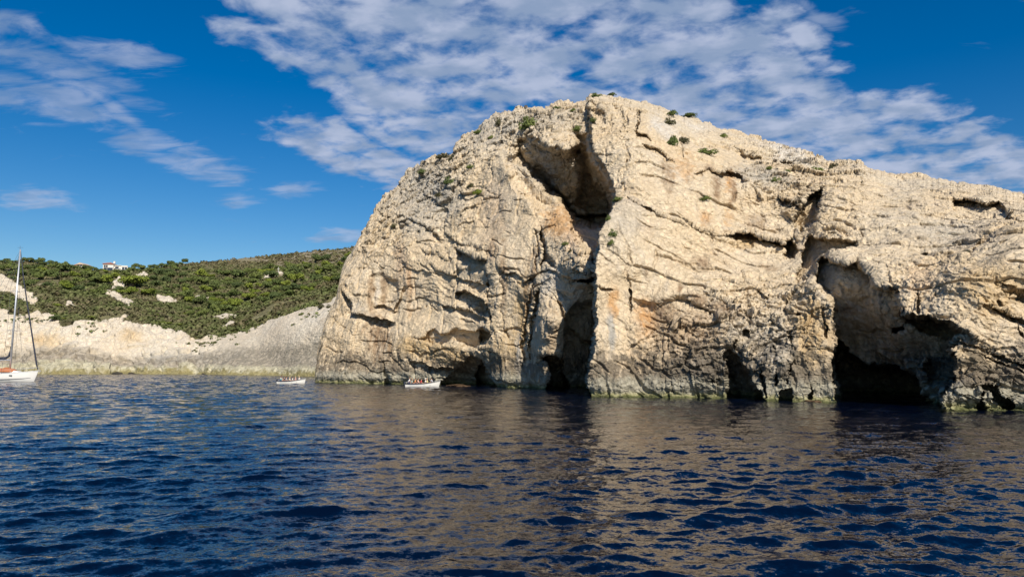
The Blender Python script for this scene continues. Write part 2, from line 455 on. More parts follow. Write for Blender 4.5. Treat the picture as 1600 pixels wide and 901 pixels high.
# hollows and bulges: polygon, edge softness (px), metres in (top -> bottom)
PUSH = [
    # the great scoop under the summit
    ([(798, 224), (815, 215), (835, 217), (850, 226), (870, 233), (888, 238), (908, 228), (930, 255), (957, 300), (962, 352), (925, 356), (897, 348), (872, 314), (848, 294), (826, 268), (806, 246)], 9, 6.0, 25.0, 222, 335),
    ([(790, 246), (812, 236), (850, 270), (880, 300), (900, 340), (868, 334), (845, 332), (820, 308), (800, 280)], 12, 2.5, 6.0, 240, 330),
    ([(903, 205), (917, 210), (922, 240), (926, 280), (940, 300), (957, 312), (956, 335), (920, 336), (902, 320), (904, 260), (897, 235)], 7, 4.0, 5.0, 200, 320),
    # the shaded gully behind the buttress
    ([(889, 338), (892, 364), (900, 380), (919, 393), (920, 432), (905, 440), (960, 440), (970, 330)], 3, 7.0, 7.0, 330, 440),
    ([(884, 500), (905, 470), (960, 470), (950, 640), (888, 640), (876, 552), (881, 530)], 4, 3.0, 5.5, 460, 600),
    ([(846, 556), (860, 550), (869, 551), (876, 560), (881, 575), (887, 592), (893, 640), (856, 640), (858, 580), (850, 566)], 2, 7, 12, 550, 600),
    ([(843, 352), (852, 370), (858, 398), (868, 409), (870, 421), (861, 418), (853, 410), (846, 424), (845, 385)], 2, 2.5, 2.5, 0, 1),
    ([(842, 447), (846, 458), (838, 480), (833, 486), (836, 462)], 1.5, 2.5, 2.5, 0, 1),
    # recess with boulders above the left boat
    ([(641, 525), (655, 529), (667, 517), (680, 514), (692, 522), (700, 519), (715, 511), (735, 517), (750, 512), (768, 516), (771, 526), (764, 536), (754, 539), (745, 546), (728, 541), (706, 531), (690, 542), (668, 537), (655, 532)], 2, 1.5, 3.2, 512, 540),
    ([(748, 516), (768, 518), (771, 526), (764, 536), (752, 538)], 2, 3, 4, 515, 540),
    ([(736, 553), (752, 560), (746, 640), (690, 640), (692, 599), (715, 576), (728, 558)], 2, 2.5, 3.5, 550, 600),
    ([(751, 557), (758, 563), (764, 580), (776, 603), (782, 640), (742, 640), (744, 585)], 2, 6, 9, 560, 600),
    # left alcove with its streaked back
    ([(578, 430), (592, 427), (622, 440), (624, 460), (612, 470), (606, 482), (586, 492), (577, 486), (575, 460)], 6, 1.1, 1.1, 0, 1),
    ([(600, 560), (606, 575), (610, 640), (600, 640), (600, 590)], 1.5, 1.5, 1.5, 0, 1),
    # summit notches
    ([(922, 158), (936, 164), (947, 174), (944, 189), (930, 191), (925, 180)], 2, 2.4, 2.4, 0, 1),
    ([(960, 168), (972, 168), (974, 184), (962, 182)], 2, 1.5, 1.5, 0, 1),
    ([(998, 188), (999, 206), (1012, 211), (1016, 218), (992, 218), (994, 200)], 1.5, 2.6, 2.6, 0, 1),
    ([(855, 178), (861, 178), (861, 192), (854, 190)], 1.5, 1.6, 1.6, 0, 1),
    # stained hollows, upper right face
    ([(1110, 262), (1126, 270), (1150, 273), (1166, 284), (1160, 300), (1140, 303), (1118, 306), (1110, 290)], 3, 1.6, 0.4, 260, 305),
    ([(1040, 250), (1075, 250), (1080, 285), (1045, 292)], 5, 0.8, 0.2, 250, 292),
    ([(1135, 368), (1160, 364), (1182, 367), (1200, 372), (1226, 381), (1236, 396), (1215, 398), (1180, 384), (1150, 380)], 2, 2.6, 0.8, 366, 398),
    # cavities left of the fluted mass
    ([(1241, 357), (1246, 331), (1262, 306), (1286, 290), (1284, 320), (1279, 345), (1262, 352), (1249, 363)], 2, 5, 6, 290, 360),
    ([(1224, 381), (1236, 373), (1246, 390), (1241, 406), (1228, 401)], 2, 5, 5, 0, 1),
    ([(1254, 396), (1262, 371), (1300, 374), (1339, 377), (1336, 389), (1300, 390), (1280, 401), (1268, 424), (1258, 440), (1242, 445), (1246, 425), (1252, 410)], 2.5, 3.5, 4.0, 370, 430),
    # top right cavity and the valley beside the right mass
    ([(1486, 312), (1510, 311), (1540, 319), (1562, 318), (1575, 338), (1598, 346), (1562, 353), (1530, 358), (1500, 350), (1488, 330)], 3, 2.6, 1.0, 312, 355),
    ([(1598, 346), (1572, 354), (1548, 371), (1533, 386), (1524, 410), (1512, 424), (1508, 408), (1518, 388), (1540, 366), (1568, 350)], 2.5, 1.6, 1.6, 0, 1),
    ([(1535, 424), (1560, 438), (1592, 455), (1640, 470), (1640, 478), (1590, 466), (1558, 450)], 2.5, 1.8, 1.8, 0, 1),
    # the great sea cave
    ([(1282, 407), (1292, 403), (1320, 411), (1338, 404), (1352, 415), (1364, 430), (1372, 444), (1400, 452), (1403, 487), (1436, 491), (1470, 498), (1496, 509), (1533, 529), (1496, 531), (1490, 546), (1491, 570), (1493, 590), (1482, 600),
      (1475, 612), (1469, 690), (1340, 690), (1300, 602), (1297, 560), (1308, 530), (1306, 500), (1301, 480), (1288, 458), (1270, 440), (1279, 420)], 3.0, 4.2, 10.0, 405, 600),
    ([(1403, 488), (1436, 492), (1470, 499), (1496, 510), (1520, 526), (1480, 530), (1440, 522), (1410, 505)], 2, 1.5, 3.0, 488, 528),
    ([(1387, 511), (1396, 505), (1414, 507), (1421, 519), (1402, 523), (1389, 518)], 1.5, 6, 6, 0, 1),
    ([(1300, 562), (1312, 531), (1326, 550), (1352, 570), (1400, 575), (1430, 585), (1446, 600), (1452, 625), (1468, 690), (1346, 690), (1312, 600)], 3, 9, 14, 540, 610),
    ([(1412, 560), (1453, 559), (1442, 574), (1450, 590), (1446, 606), (1432, 592), (1418, 574)], 3, -5.0, -5.0, 0, 1),
    ([(1453, 559), (1442, 574), (1450, 590), (1446, 606), (1450, 640), (1475, 640), (1476, 600), (1492, 590), (1490, 560)], 3, -2.0, -4.0, 560, 620),
    # fissures in the right foot
    ([(1545, 611), (1560, 611), (1586, 631), (1574, 636), (1553, 624)], 1.5, 3, 3, 0, 1),
    ([(1514, 596), (1548, 600), (1562, 611), (1545, 612), (1530, 606)], 1.5, 2, 2, 0, 1),
    ([(1530, 606), (1538, 612), (1540, 690), (1532, 690), (1530, 625)], 1.5, 2, 2, 0, 1),
    # middle cave
    ([(1131, 552), (1141, 545), (1158, 562), (1168, 585), (1178, 600), (1192, 618), (1196, 690), (1132, 690), (1134, 592)], 3, 2.5, 7, 545, 610),
    ([(1020, 475), (1060, 462), (1110, 475), (1130, 500), (1105, 530), (1070, 560), (1010, 560), (1000, 520), (990, 470)], 8, 1.2, 0.6, 460, 560),
    ([(1110, 489), (1116, 490), (1115, 497), (1109, 496)], 1, 2, 2, 0, 1),
    ([(1163, 515), (1169, 516), (1168, 523), (1163, 522)], 1, 2, 2, 0, 1),
    ([(1243, 486), (1251, 490), (1246, 500), (1241, 496)], 1, 2, 2, 0, 1),
    ([(1216, 612), (1238, 609), (1236, 690), (1220, 690)], 2, 1.8, 1.8, 0, 1),
    ([(1110, 588), (1128, 598), (1126, 606), (1108, 598)], 2, 1.5, 1.5, 0, 1),
    ([(1046, 590), (1054, 590), (1055, 614), (1047, 616)], 1.5, 1.3, 1.3, 0, 1),
]
# overhanging edges: line, metres of undercut just below, px over which it fades downward
LIPS = [
    ([(712, 386), (730, 395), (746, 401), (762, 403)], 2.6, 26),
    ([(700, 365), (720, 378), (745, 385), (762, 392)], 1.0, 14),
    ([(712, 457), (725, 455), (741, 462), (757, 470), (764, 479)], 2.2, 24),
    ([(694, 476), (715, 482), (736, 485), (750, 492), (763, 498)], 1.2, 14),
    ([(675, 412), (700, 425), (730, 437), (761, 447)], 0.7, 12),
    ([(660, 390), (690, 398), (705, 410)], 0.6, 10),
    ([(533, 452), (546, 470), (552, 486), (568, 491), (590, 499), (614, 503)], 1.5, 16),
    ([(586, 478), (600, 476), (612, 484)], 0.8, 10),
    ([(616, 485), (622, 470), (628, 455)], 0.8, 8),
    ([(778, 392), (781, 412), (790, 430), (801, 424), (812, 430), (821, 438), (832, 432), (838, 418)], 1.0, 16),
    ([(724, 545), (716, 560)], 1.0, 8),
    ([(640, 560), (680, 575), (712, 574)], 0.8, 16),
    ([(1150, 232), (1165, 242), (1190, 243)], 1.1, 12),
    ([(1208, 246), (1226, 252), (1242, 250)], 1.1, 12),
    ([(1085, 270), (1110, 262), (1130, 270), (1152, 271), (1166, 282)], 1.2, 20),
    ([(980, 310), (1010, 322), (1040, 338), (1075, 350), (1100, 360), (1135, 367)], 0.8, 9),
    ([(1135, 367), (1160, 362), (1182, 366), (1204, 371), (1226, 380)], 1.4, 16),
    ([(1218, 306), (1240, 316), (1258, 322)], 1.4, 14),
    ([(1160, 426), (1165, 438), (1185, 449), (1203, 462), (1206, 470)], 1.3, 14),
    ([(1125, 432), (1150, 442), (1165, 452)], 0.7, 10),
    ([(1042, 497), (1060, 506), (1068, 512)], 1.0, 8),
    ([(1085, 470), (1110, 485), (1140, 500)], 0.6, 10),
    ([(1100, 455), (1130, 466), (1150, 480), (1180, 490)], 0.7, 12),
    ([(1402, 486), (1436, 490), (1470, 497), (1496, 508), (1533, 528)], 1.5, 10),
    ([(1330, 372), (1300, 362), (1282, 366)], 0.8, 10),
    ([(1486, 310), (1512, 311), (1542, 318), (1562, 317)], 1.6, 18),
    ([(1440, 395), (1480, 402), (1512, 412)], 0.8, 14),
    ([(1530, 470), (1555, 480), (1600, 500), (1640, 512)], 0.8, 14),
    ([(1490, 532), (1530, 540), (1570, 556), (1600, 570)], 0.5, 8),
    ([(895, 392), (918, 396)], 1.0, 8), ([(893, 405), (917, 409)], 1.0, 8), ([(893, 420), (916, 424)], 1.0, 8), ([(880, 432), (905, 437), (925, 441)], 1.0, 8),
    ([(905, 478), (930, 482)], 0.6, 6), ([(890, 515), (912, 524), (930, 528)], 1.6, 16),
    ([(935, 447), (955, 451)], 1.0, 6),
    ([(660, 300), (685, 315), (700, 330)], 0.8, 12), ([(590, 330), (620, 345), (640, 352)], 0.7, 10), ([(640, 340), (670, 352), (690, 372)], 0.9, 12),
    ([(1005, 225), (1030, 232), (1050, 250)], 0.8, 10), ([(1062, 224), (1066, 240)], 0.5, 6),
]
# narrow fissures: line, width px, depth m
CRACKS = [
    ([(762, 395), (761, 420), (765, 450), (763, 480), (767, 500), (773, 520)], 2.6, 2.0),
    ([(774, 385), (778, 410), (784, 440), (783, 480), (787, 505), (795, 530)], 2.5, 1.2),
    ([(838, 360), (840, 400), (836, 430), (826, 460), (822, 500), (816, 540), (818, 575)], 2.5, 1.0),
    ([(835, 485), (828, 515), (826, 540), (830, 560)], 2.0, 1.2),
    ([(858, 450), (870, 466), (880, 490), (885, 502)], 2.5, 1.8),
    ([(984, 452), (985, 480), (986, 515)], 1.6, 1.2),
    ([(560, 385), (575, 400), (600, 420)], 1.5, 0.6),
    ([(1000, 165), (1000, 190), (994, 215)], 1.5, 1.2),
    ([(985, 155), (978, 180), (975, 200), (978, 240), (972, 290)], 2.0, 1.2),
    ([(1380, 395), (1382, 440), (1384, 470)], 2.0, 1.0), ([(1433, 405), (1436, 450), (1434, 485)], 2.0, 1.2), ([(1462, 420), (1464, 470)], 2.0, 0.9),
    ([(1280, 285), (1276, 320), (1284, 350), (1300, 362)], 2.2, 1.2),
    ([(1330, 305), (1335, 330), (1328, 350)], 2.0, 1.2),
    ([(1500, 540), (1540, 556), (1580, 572), (1620, 590)], 1.2, 0.6),
    ([(1560, 470), (1585, 500), (1600, 530)], 1.4, 0.7),
    ([(1188, 560), (1190, 590), (1196, 618)], 2.0, 1.4), ([(1210, 540), (1214, 575), (1212, 600)], 2.0, 1.2), ([(1233, 520), (1236, 560), (1230, 600)], 1.8, 1.0),
    ([(1262, 585), (1268, 605), (1266, 622)], 2.0, 1.3), ([(1150, 510), (1148, 540)], 1.6, 0.8), ([(1285, 480), (1292, 520), (1286, 560)], 1.5, 0.8),
    ([(622, 290), (638, 312), (634, 330)], 1.5, 0.6), ([(735, 215), (742, 235), (738, 262)], 2, 1.0), ([(790, 180), (782, 205), (786, 225)], 2, 1.0),
]
# stains and other tones on the rock, some of it painted shade: centre, radii, tilt, colour, strength, how streaked (0..1)
C_ORANGE = (0.50, 0.29, 0.13); C_BROWN = (0.27, 0.185, 0.115); C_DARK = (0.13, 0.105, 0.08); C_GREY = (0.37, 0.355, 0.32); C_WHITE = (0.60, 0.56, 0.50); C_PINK = (0.56, 0.41, 0.28)
C_OCHRE = (0.50, 0.36, 0.19)
STAINS_AND_SHADE = [
    (872, 350, 26, 26, 0, C_ORANGE, 0.75, 0.5), (893, 375, 14, 18, 0, C_PINK, 0.7, 0.2), (868, 520, 20, 34, 5, C_BROWN, 0.45, 0.6),
    (815, 500, 12, 75, 4, C_OCHRE, 0.9, 0.9), (828, 450, 10, 60, 10, C_BROWN, 0.6, 0.9), (788, 430, 5, 60, 0, C_BROWN, 0.6, 0.6), (770, 392, 10, 16, 0, C_BROWN, 0.6, 0.4),
    (595, 535, 22, 40, -8, C_BROWN, 0.75, 0.95), (580, 460, 6, 36, 0, C_BROWN, 0.8, 0.5), (600, 450, 6, 30, 0, C_BROWN, 0.7, 0.5), (590, 458, 4, 26, 0, C_WHITE, 0.45, 0.6), (632, 420, 14, 40, -12, C_PINK, 0.6, 0.6), (640, 455, 6, 40, 0, C_ORANGE, 0.35, 0.8),
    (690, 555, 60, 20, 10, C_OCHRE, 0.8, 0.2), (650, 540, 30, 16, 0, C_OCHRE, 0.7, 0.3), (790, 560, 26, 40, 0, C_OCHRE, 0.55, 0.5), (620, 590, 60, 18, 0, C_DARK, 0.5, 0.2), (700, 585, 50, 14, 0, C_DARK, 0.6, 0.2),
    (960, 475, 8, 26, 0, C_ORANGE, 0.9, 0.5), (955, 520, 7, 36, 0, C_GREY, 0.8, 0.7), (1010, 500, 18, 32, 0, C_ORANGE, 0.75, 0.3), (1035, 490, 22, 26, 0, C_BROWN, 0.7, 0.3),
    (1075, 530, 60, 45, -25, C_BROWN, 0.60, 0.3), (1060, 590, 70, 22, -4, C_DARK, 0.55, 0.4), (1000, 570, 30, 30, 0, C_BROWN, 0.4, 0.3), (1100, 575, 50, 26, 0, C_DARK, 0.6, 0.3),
    (1098, 412, 16, 10, 25, C_BROWN, 0.75, 0.3), (1064, 450, 7, 12, 20, C_BROWN, 0.85, 0.2), (1092, 466, 14, 7, 20, C_BROWN, 0.75, 0.2), (1135, 485, 35, 12, 20, C_BROWN, 0.6, 0.2), (1008, 428, 6, 9, 0, C_BROWN, 0.6, 0.2),
    (1203, 420, 18, 8, 20, C_BROWN, 0.5, 0.3),
    (1120, 290, 7, 22, 0, C_BROWN, 0.95, 0.8), (1140, 288, 9, 24, 0, C_ORANGE, 0.95, 0.8), (1145, 300, 6, 20, 0, C_BROWN, 0.8, 0.8), (1045, 275, 10, 26, 0, C_BROWN, 0.6, 0.8), (1070, 262, 18, 22, 0, C_ORANGE, 0.45, 0.8), (1108, 262, 10, 8, 0, C_BROWN, 0.7, 0.3), (1102, 342, 10, 14, 0, C_ORANGE, 0.6, 0.6), (1136, 345, 8, 20, 0, C_ORANGE, 0.4, 0.7), (1180, 350, 20, 14, 10, C_BROWN, 0.55, 0.5), (1170, 378, 30, 8, 5, C_OCHRE, 0.7, 0.3),
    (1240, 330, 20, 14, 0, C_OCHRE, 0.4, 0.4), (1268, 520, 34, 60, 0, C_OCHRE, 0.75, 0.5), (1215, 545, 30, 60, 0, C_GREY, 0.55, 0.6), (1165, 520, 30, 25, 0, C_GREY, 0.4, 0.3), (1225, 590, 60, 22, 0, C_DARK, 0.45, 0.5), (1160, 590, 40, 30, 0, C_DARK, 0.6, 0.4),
    (1370, 530, 70, 50, 0, C_BROWN, 0.35, 0.2), (1322, 482, 18, 10, 0, C_BROWN, 0.8, 0.2), (1335, 535, 18, 20, 0, C_OCHRE, 0.5, 0.2), (1460, 505, 50, 12, 15, C_DARK, 0.7, 0.2), (1440, 560, 50, 50, 0, C_DARK, 0.5, 0.2), (1400, 610, 90, 30, 0, C_DARK, 0.5, 0.1),  # brown, ochre and dark tones over the great cave and its roof
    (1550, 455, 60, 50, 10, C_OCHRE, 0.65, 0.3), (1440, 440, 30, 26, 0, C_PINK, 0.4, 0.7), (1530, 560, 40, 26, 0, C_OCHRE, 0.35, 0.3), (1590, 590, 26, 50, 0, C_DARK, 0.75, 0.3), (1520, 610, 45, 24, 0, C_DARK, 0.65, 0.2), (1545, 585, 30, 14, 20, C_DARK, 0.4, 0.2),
    (1480, 370, 60, 30, 0, C_GREY, 0.45, 0.3), (1400, 330, 60, 40, 0, C_GREY, 0.25, 0.3),
    (680, 300, 60, 40, 40, C_GREY, 0.7, 0.1), (640, 330, 50, 30, 50, C_GREY, 0.5, 0.1), (780, 200, 60, 26, -25, C_GREY, 0.5, 0.1), (870, 190, 60, 24, 0, C_GREY, 0.35, 0.1), (1190, 275, 60, 14, 15, C_GREY, 0.55, 0.1), (980, 340, 30, 34, 0, C_GREY, 0.4, 0.7),
    (1230, 240, 50, 10, 20, C_WHITE, 0.8, 0.0), (1025, 195, 14, 12, 20, C_WHITE, 0.9, 0.0), (1085, 195, 26, 8, 15, C_WHITE, 0.6, 0.0), (1040, 205, 20, 14, 0, C_WHITE, 0.6, 0),
    (860, 260, 50, 40, 30, C_GREY, 0.6, 0.5), (770, 330, 24, 60, 0, C_PINK, 0.35, 0.2), (860, 440, 14, 30, 10, C_WHITE, 0.5, 0.2), (810, 560, 5, 40, 0, C_WHITE, 0.6, 0.8), (945, 590, 14, 30, 0, C_DARK, 0.35, 0.5), (905, 460, 16, 40, 0, C_GREY, 0.4, 0.2), (550, 560, 30, 12, 0, C_DARK, 0.6, 0.7),  # the greys in the scoop and gully put shade into the rock colour
    (560, 480, 26, 12, 30, C_GREY, 0.35, 0.3),
]

def build_cliff():
    pxs = np.concatenate([np.arange(474, 1612, 0.86), np.linspace(1614, 1890, 110)])
    NV = 620
    v = np.linspace(0, 1, NV)
    wl = np.interp(pxs, *zip(*WATER_LINE)); tl = np.interp(pxs, *zip(*TOP_LINE))
    z0 = np.zeros_like(pxs)
    jag = perlin(pxs / 16, z0 + 3.3, z0) * 5 + perlin(pxs / 6, z0 + 9.3, z0) * 3.4 + perlin(pxs / 2.5, z0 + 19.3, z0) * 1.8
    tl = np.where(pxs > 500, tl + jag * np.clip((pxs - 500) / 60, 0, 1), tl)
    bot = wl + 22
    PX = np.broadcast_to(pxs[None, :], (NV, len(pxs))).copy()
    PY = bot[None, :] + (tl - bot)[None, :] * v[:, None]
    zz = np.zeros_like(PX)
    wx = perlin(PX / 22, PY / 22, zz) * 7 + perlin(PX / 8, PY / 8, zz + 5) * 4.0 + perlin(PX / 3.2, PY / 3.2, zz + 8) * 1.7
    wy = perlin(PX / 22, PY / 22, zz + 30) * 7 + perlin(PX / 8, PY / 8, zz + 35) * 4.0 + perlin(PX / 3.2, PY / 3.2, zz + 38) * 1.7
    gx = PX + wx; gy = PY + wy
    DL = interp_pts(left_pts, PX, PY, 25); DR = interp_pts(right_pts, PX, PY, 25)
    ex = np.interp(gy, [p[1] for p in EDGE], [p[0] for p in EDGE])
    t = sstep(-2.2, 1.2, PX + wx * 0.6 - ex)
    D = DL * (1 - t) + DR * t
    # rounded rim
    e = np.clip((PY - tl[None, :]) / 26.0, 0, 1)
    D = D + 5.5 * (1 - e) ** 2.2
    bx = lambda pts, m: (slice(None), slice(max(0, np.searchsorted(pxs, min(p[0] for p in pts) - m)), np.searchsorted(pxs, max(p[0] for p in pts) + m)))
    for (poly, soft, a0, a1, y0, y1) in PUSH:
        s = bx(poly, soft + 16)
        sd_ = poly_sdf(poly, gx[s], gy[s])
        amt = a0 + (a1 - a0) * np.clip((gy[s] - y0) / (y1 - y0), 0, 1)
        if max(p[0] for p in poly) < 975 and min(p[0] for p in poly) > 780 and min(p[1] for p in poly) > 195: amt = amt * (1 - t[s])
        D[s] += amt * sstep(soft * 0.6, -soft, sd_)
    for (ln, dep, fade) in LIPS:
        s = bx(ln, fade + 16)
        d, sg = line_dist(ln, gx[s], gy[s])
        x0, x1 = min(p[0] for p in ln), max(p[0] for p in ln)
        ends = sstep(x0 - 4, x0 + 6, gx[s]) * sstep(x1 + 4, x1 - 6, gx[s]) if x1 - x0 > 14 else 1.0
        below = np.where(sg > 0, np.clip(1 - d / fade, 0, 1) ** 1.3 * sstep(0, 1.6, d), 0)
        above = np.where(sg < 0, np.clip(1 - d / (fade * 0.7), 0, 1) ** 1.5, 0)
        D[s] += (below * dep * 1.5 - above * dep * 0.5) * ends
    for (ln, w, dep) in CRACKS:
        s = bx(ln, w + 16)
        d, sg = line_dist(ln, gx[s], gy[s])
        D[s] += dep * sstep(w, 0, d)
    P = ray_point(PX, PY, D)
    # natural relief, all in world space
    base = P.copy()
    warp = np.stack([fbm(base, 5.0, 2, off=o) for o in (0.0, 41.0, 83.0)], -1)
    q = base + warp * 3.0
    # bedding planes dip down to the right
    dip = np.array([0.34, 0.15, 0.93]); dip /= np.linalg.norm(dip)
    hbed = (q * dip).sum(-1)
    qb = q.copy(); qb[..., 0] *= 0.30; qb[..., 1] *= 0.30; qb[..., 2] = hbed      # stretched along the beds
    qv = q.copy(); qv[..., 2] *= 0.22                                             # stretched down the face (flutes)
    beds = fbm(qb, 1.5, 4, ridged=True, gain=0.55)
    flut = fbm(qv, 1.4, 4, ridged=True, gain=0.55, off=7)
    big = fbm(q, 7.0, 4, off=3)
    med = fbm(q, 1.6, 4, ridged=True, gain=0.6, off=11)
    qs = base + warp * 1.2
    f1, f2, idv, tv = worley(qs * np.array([0.75, 0.75, 1.0]), 2.9)
    g1, g2, idg, tg = worley(qs * np.array([0.9, 0.9, 1.1]), 1.0, off=5)
    h1_, h2_, idh, th_ = worley(base, 0.42, off=15)
    # where each kind of surface shows
    def region(*blobs):
        r = np.zeros_like(PX)
        for (cx, cy, rx, ry) in blobs:
            r = np.maximum(r, np.clip(1.35 - np.hypot((PX - cx) / rx, (PY - cy) / ry), 0, 1))
        return r
    wfl = region((960, 470, 50, 170), (1230, 550, 90, 90), (1440, 440, 110, 50), (1320, 320, 50, 70), (590, 500, 50, 70), (810, 520, 40, 90), (980, 270, 30, 70), (860, 270, 60, 50))
    wbd = region((700, 420, 90, 60), (1120, 420, 140, 90), (1480, 350, 140, 60), (900, 410, 30, 50), (1560, 500, 80, 120), (1180, 280, 110, 60))
    wcr = region((680, 260, 110, 90), (850, 190, 120, 50), (1230, 300, 60, 40), (1180, 500, 90, 80), (1080, 540, 80, 60), (1240, 250, 120, 40), (1500, 600, 120, 50), (600, 340, 50, 60)) * 0.85 + 0.15
    smooth_zone = region((800, 370, 40, 80), (815, 500, 30, 80), (1040, 410, 90, 80), (720, 430, 45, 30), (700, 500, 70, 30), (1060, 320, 70, 60), (1590, 400, 60, 50), (600, 470, 40, 60), (790, 290, 50, 50), (1180, 420, 80, 40), (960, 450, 30, 120), (1150, 245, 60, 20))
    blocks = (idv - 0.5) * 0.7 + tv * 1.7 - sstep(0.09, 0.0, f2 - f1) * 0.25
    smallb = (idg - 0.5) * 0.22 + tg * 0.62 - sstep(0.10, 0.0, g2 - g1) * 0.10
    k = 1 - 0.78 * smooth_zone
    disp = (big * 2.9 + (0.12 + 0.72 * k) * wcr * (blocks * 0.75 + smallb * 1.0) + k * (0.25 + wbd) * beds * 0.75 + k * (0.10 + wfl) * flut * 0.9 + k * med * 0.22 + th_ * 0.20 * (0.5 + wcr) * (0.3 + 0.7 * k))
    fine = fbm(base, 0.42, 3, ridged=True, gain=0.6, off=23)
    disp = disp + fine * 0.09 * (0.4 + 0.6 * wcr)
    # honeycomb pits
    pf, _, pid, _t = worley(q * np.array([1, 1, 1.2]), 1.9, off=9)
    disp = disp - np.where(pid > 0.86, sstep(0.18, 0.05, pf) * 0.6, 0)
    # long joints: broken lines along the beds and down the face
    qj = base + warp * 1.1
    def joints(h, spacing, off, width):
        h = h / spacing + off
        cell = np.floor(h)
        d = np.abs(h - cell - 0.5) * spacing
        mk = sstep(0.06, 0.22, perlin(base[..., 0] / 4.5 + cell * 7.7, base[..., 1] / 4.5 + off, base[..., 2] / 4.5))
        w_ = width * (0.5 + mk)
        return sstep(w_, w_ * 0.2, d) * mk
    hb_ = (qj * dip).sum(-1) + fbm(base, 2.5, 4, off=31) * 1.1 + fbm(base, 11.0, 2, off=32) * 5.0
    hv_ = qj[..., 0] * 0.85 - qj[..., 1] * 0.30 + qj[..., 2] * 0.12 + fbm(base, 3.0, 3, off=33) * 1.3
    hd_ = qj[..., 0] * 0.55 + qj[..., 2] * 0.80 + fbm(base, 3.5, 3, off=37) * 1.2
    jb = joints(hb_, 1.9, 3.0, 0.16); jv = joints(hv_, 2.8, 13.0, 0.16); jd = joints(hd_, 5.0, 23.0, 0.13)
    jall = np.maximum(np.maximum(jb, jv * 0.8), jd * 0.6)
    disp = disp - (jb * 0.40 + jv * 0.34 + jd * 0.26)
    # each bed stands a little proud of, or behind, the next
    bc = np.floor(hb_ / 1.9 + 3.0 + 0.5).astype(np.int32)
    disp = disp + (PERM[bc & 255] / 255.0 - 0.5) * 0.42 * (0.35 + wbd)
    # wave-cut notch at the water's edge
    z = base[..., 2]
    disp = disp - 0.55 * sstep(1.1, 0.2, z) + 0.10 * sstep(0.35, 0.1, z)
    du = np.gradient(base, axis=1); dv = np.gradient(base, axis=0)
    nrm = np.cross(du, dv)
    nrm /= np.linalg.norm(nrm, axis=-1, keepdims=True) + 1e-9
    tocam = -ray_point(PX, PY, np.ones_like(PX)) + np.array([0, 0, CAM_H])
    tocam /= np.linalg.norm(tocam, axis=-1, keepdims=True)
    sgn = np.sign((nrm * tocam).sum(-1, keepdims=True)); sgn[sgn == 0] = 1
    nrm = nrm * sgn * 0.45 + tocam * 0.75
    nrm /= np.linalg.norm(nrm, axis=-1, keepdims=True)
    P = base + nrm * disp[..., None]

    # rock colours: patches, stains, some painted shade and the bands the sea leaves
    c = fbm(base, 9.0, 4, off=50)[..., None]; c2 = fbm(base, 2.0, 4, off=60)[..., None]; c3 = fbm(base, 0.7, 3, off=70)[..., None]
    A = np.array([0.600, 0.475, 0.315]); B = np.array([0.625, 0.525, 0.385]); Cc = np.array([0.590, 0.440, 0.285])
    m1 = np.clip(0.5 + c * 1.6, 0, 1); col = A * (1 - m1) + B * m1
    m2 = np.clip(c2 * 2.2 - 0.1, 0, 1) * 0.6; col = col * (1 - m2) + Cc * m2
    # grey lichened limestone towards the top
    up = sstep(60, 5, (PY - tl[None, :]))[..., None]
    m3 = np.clip(up * 0.5 + c2 * 1.3 + c * 0.8 - 0.05, 0, 1) * 0.55
    col = col * (1 - m3) + np.array([0.44, 0.41, 0.35]) * m3
    qs2 = base.copy(); qs2[..., 2] *= 0.12
    streak = fbm(qs2, 0.8, 4, gain=0.6, off=90)
    for (cx, cy, rx, ry, ang, cc, st, sk) in STAINS_AND_SHADE:
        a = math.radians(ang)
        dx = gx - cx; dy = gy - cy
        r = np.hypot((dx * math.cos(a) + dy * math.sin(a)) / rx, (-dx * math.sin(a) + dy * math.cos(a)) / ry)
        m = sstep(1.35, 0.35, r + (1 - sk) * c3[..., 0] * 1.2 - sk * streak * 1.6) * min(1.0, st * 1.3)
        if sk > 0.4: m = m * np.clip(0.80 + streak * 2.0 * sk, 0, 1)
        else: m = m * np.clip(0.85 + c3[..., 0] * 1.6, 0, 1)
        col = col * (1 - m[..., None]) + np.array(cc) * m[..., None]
    # rain streaks, grey and rust, everywhere on the steep face
    wide = fbm(base, 8.0, 3, off=120)
    m4 = (np.clip(streak * 2.4 + wide * 0.9 - 0.12, 0, 1) * 0.40)[..., None]
    col = col * (1 - m4) + np.array([0.42, 0.295, 0.175]) * m4
    m5 = (np.clip(-streak * 2.2 - wide * 1.0 - 0.10, 0, 1) * 0.42)[..., None]
    col = col * (1 - m5) + np.array([0.46, 0.44, 0.40]) * m5
    mj = (jall * 0.20)[..., None]
    col = col * (1 - mj) + np.array([0.20, 0.165, 0.125]) * mj
    # darker colour along the edges of the rock blocks
    mcr = (sstep(0.07, 0.0, f2 - f1) * 0.22 * wcr)[..., None]
    col = col * (1 - mcr) + np.array([0.22, 0.18, 0.14]) * mcr
    speck = sstep(0.22, 0.42, c3[..., 0])[..., None] * 0.35
    col = col * (1 - speck) + np.array([0.33, 0.29, 0.24]) * speck
    zn = P[..., 2] + c2[..., 0] * 2.2 + c[..., 0] * 3.0
    topband = np.interp(PX, [480, 600, 760, 900, 1000, 1100, 1200, 1330, 1600], [4.2, 4.0, 4.6, 4.2, 4.2, 6.6, 5.6, 4.6, 4.6])
    md = (sstep(topband + 2.6, topband - 0.8, zn) * sstep(-0.05, 0.15, c3[..., 0] + (topband - zn) * 0.12 + streak * 0.8))[..., None] * 0.76
    col = col * (1 - md) + np.array([0.125, 0.108, 0.085]) * md
    zp = P[..., 2] + c2[..., 0] * 1.1 + streak * 0.9
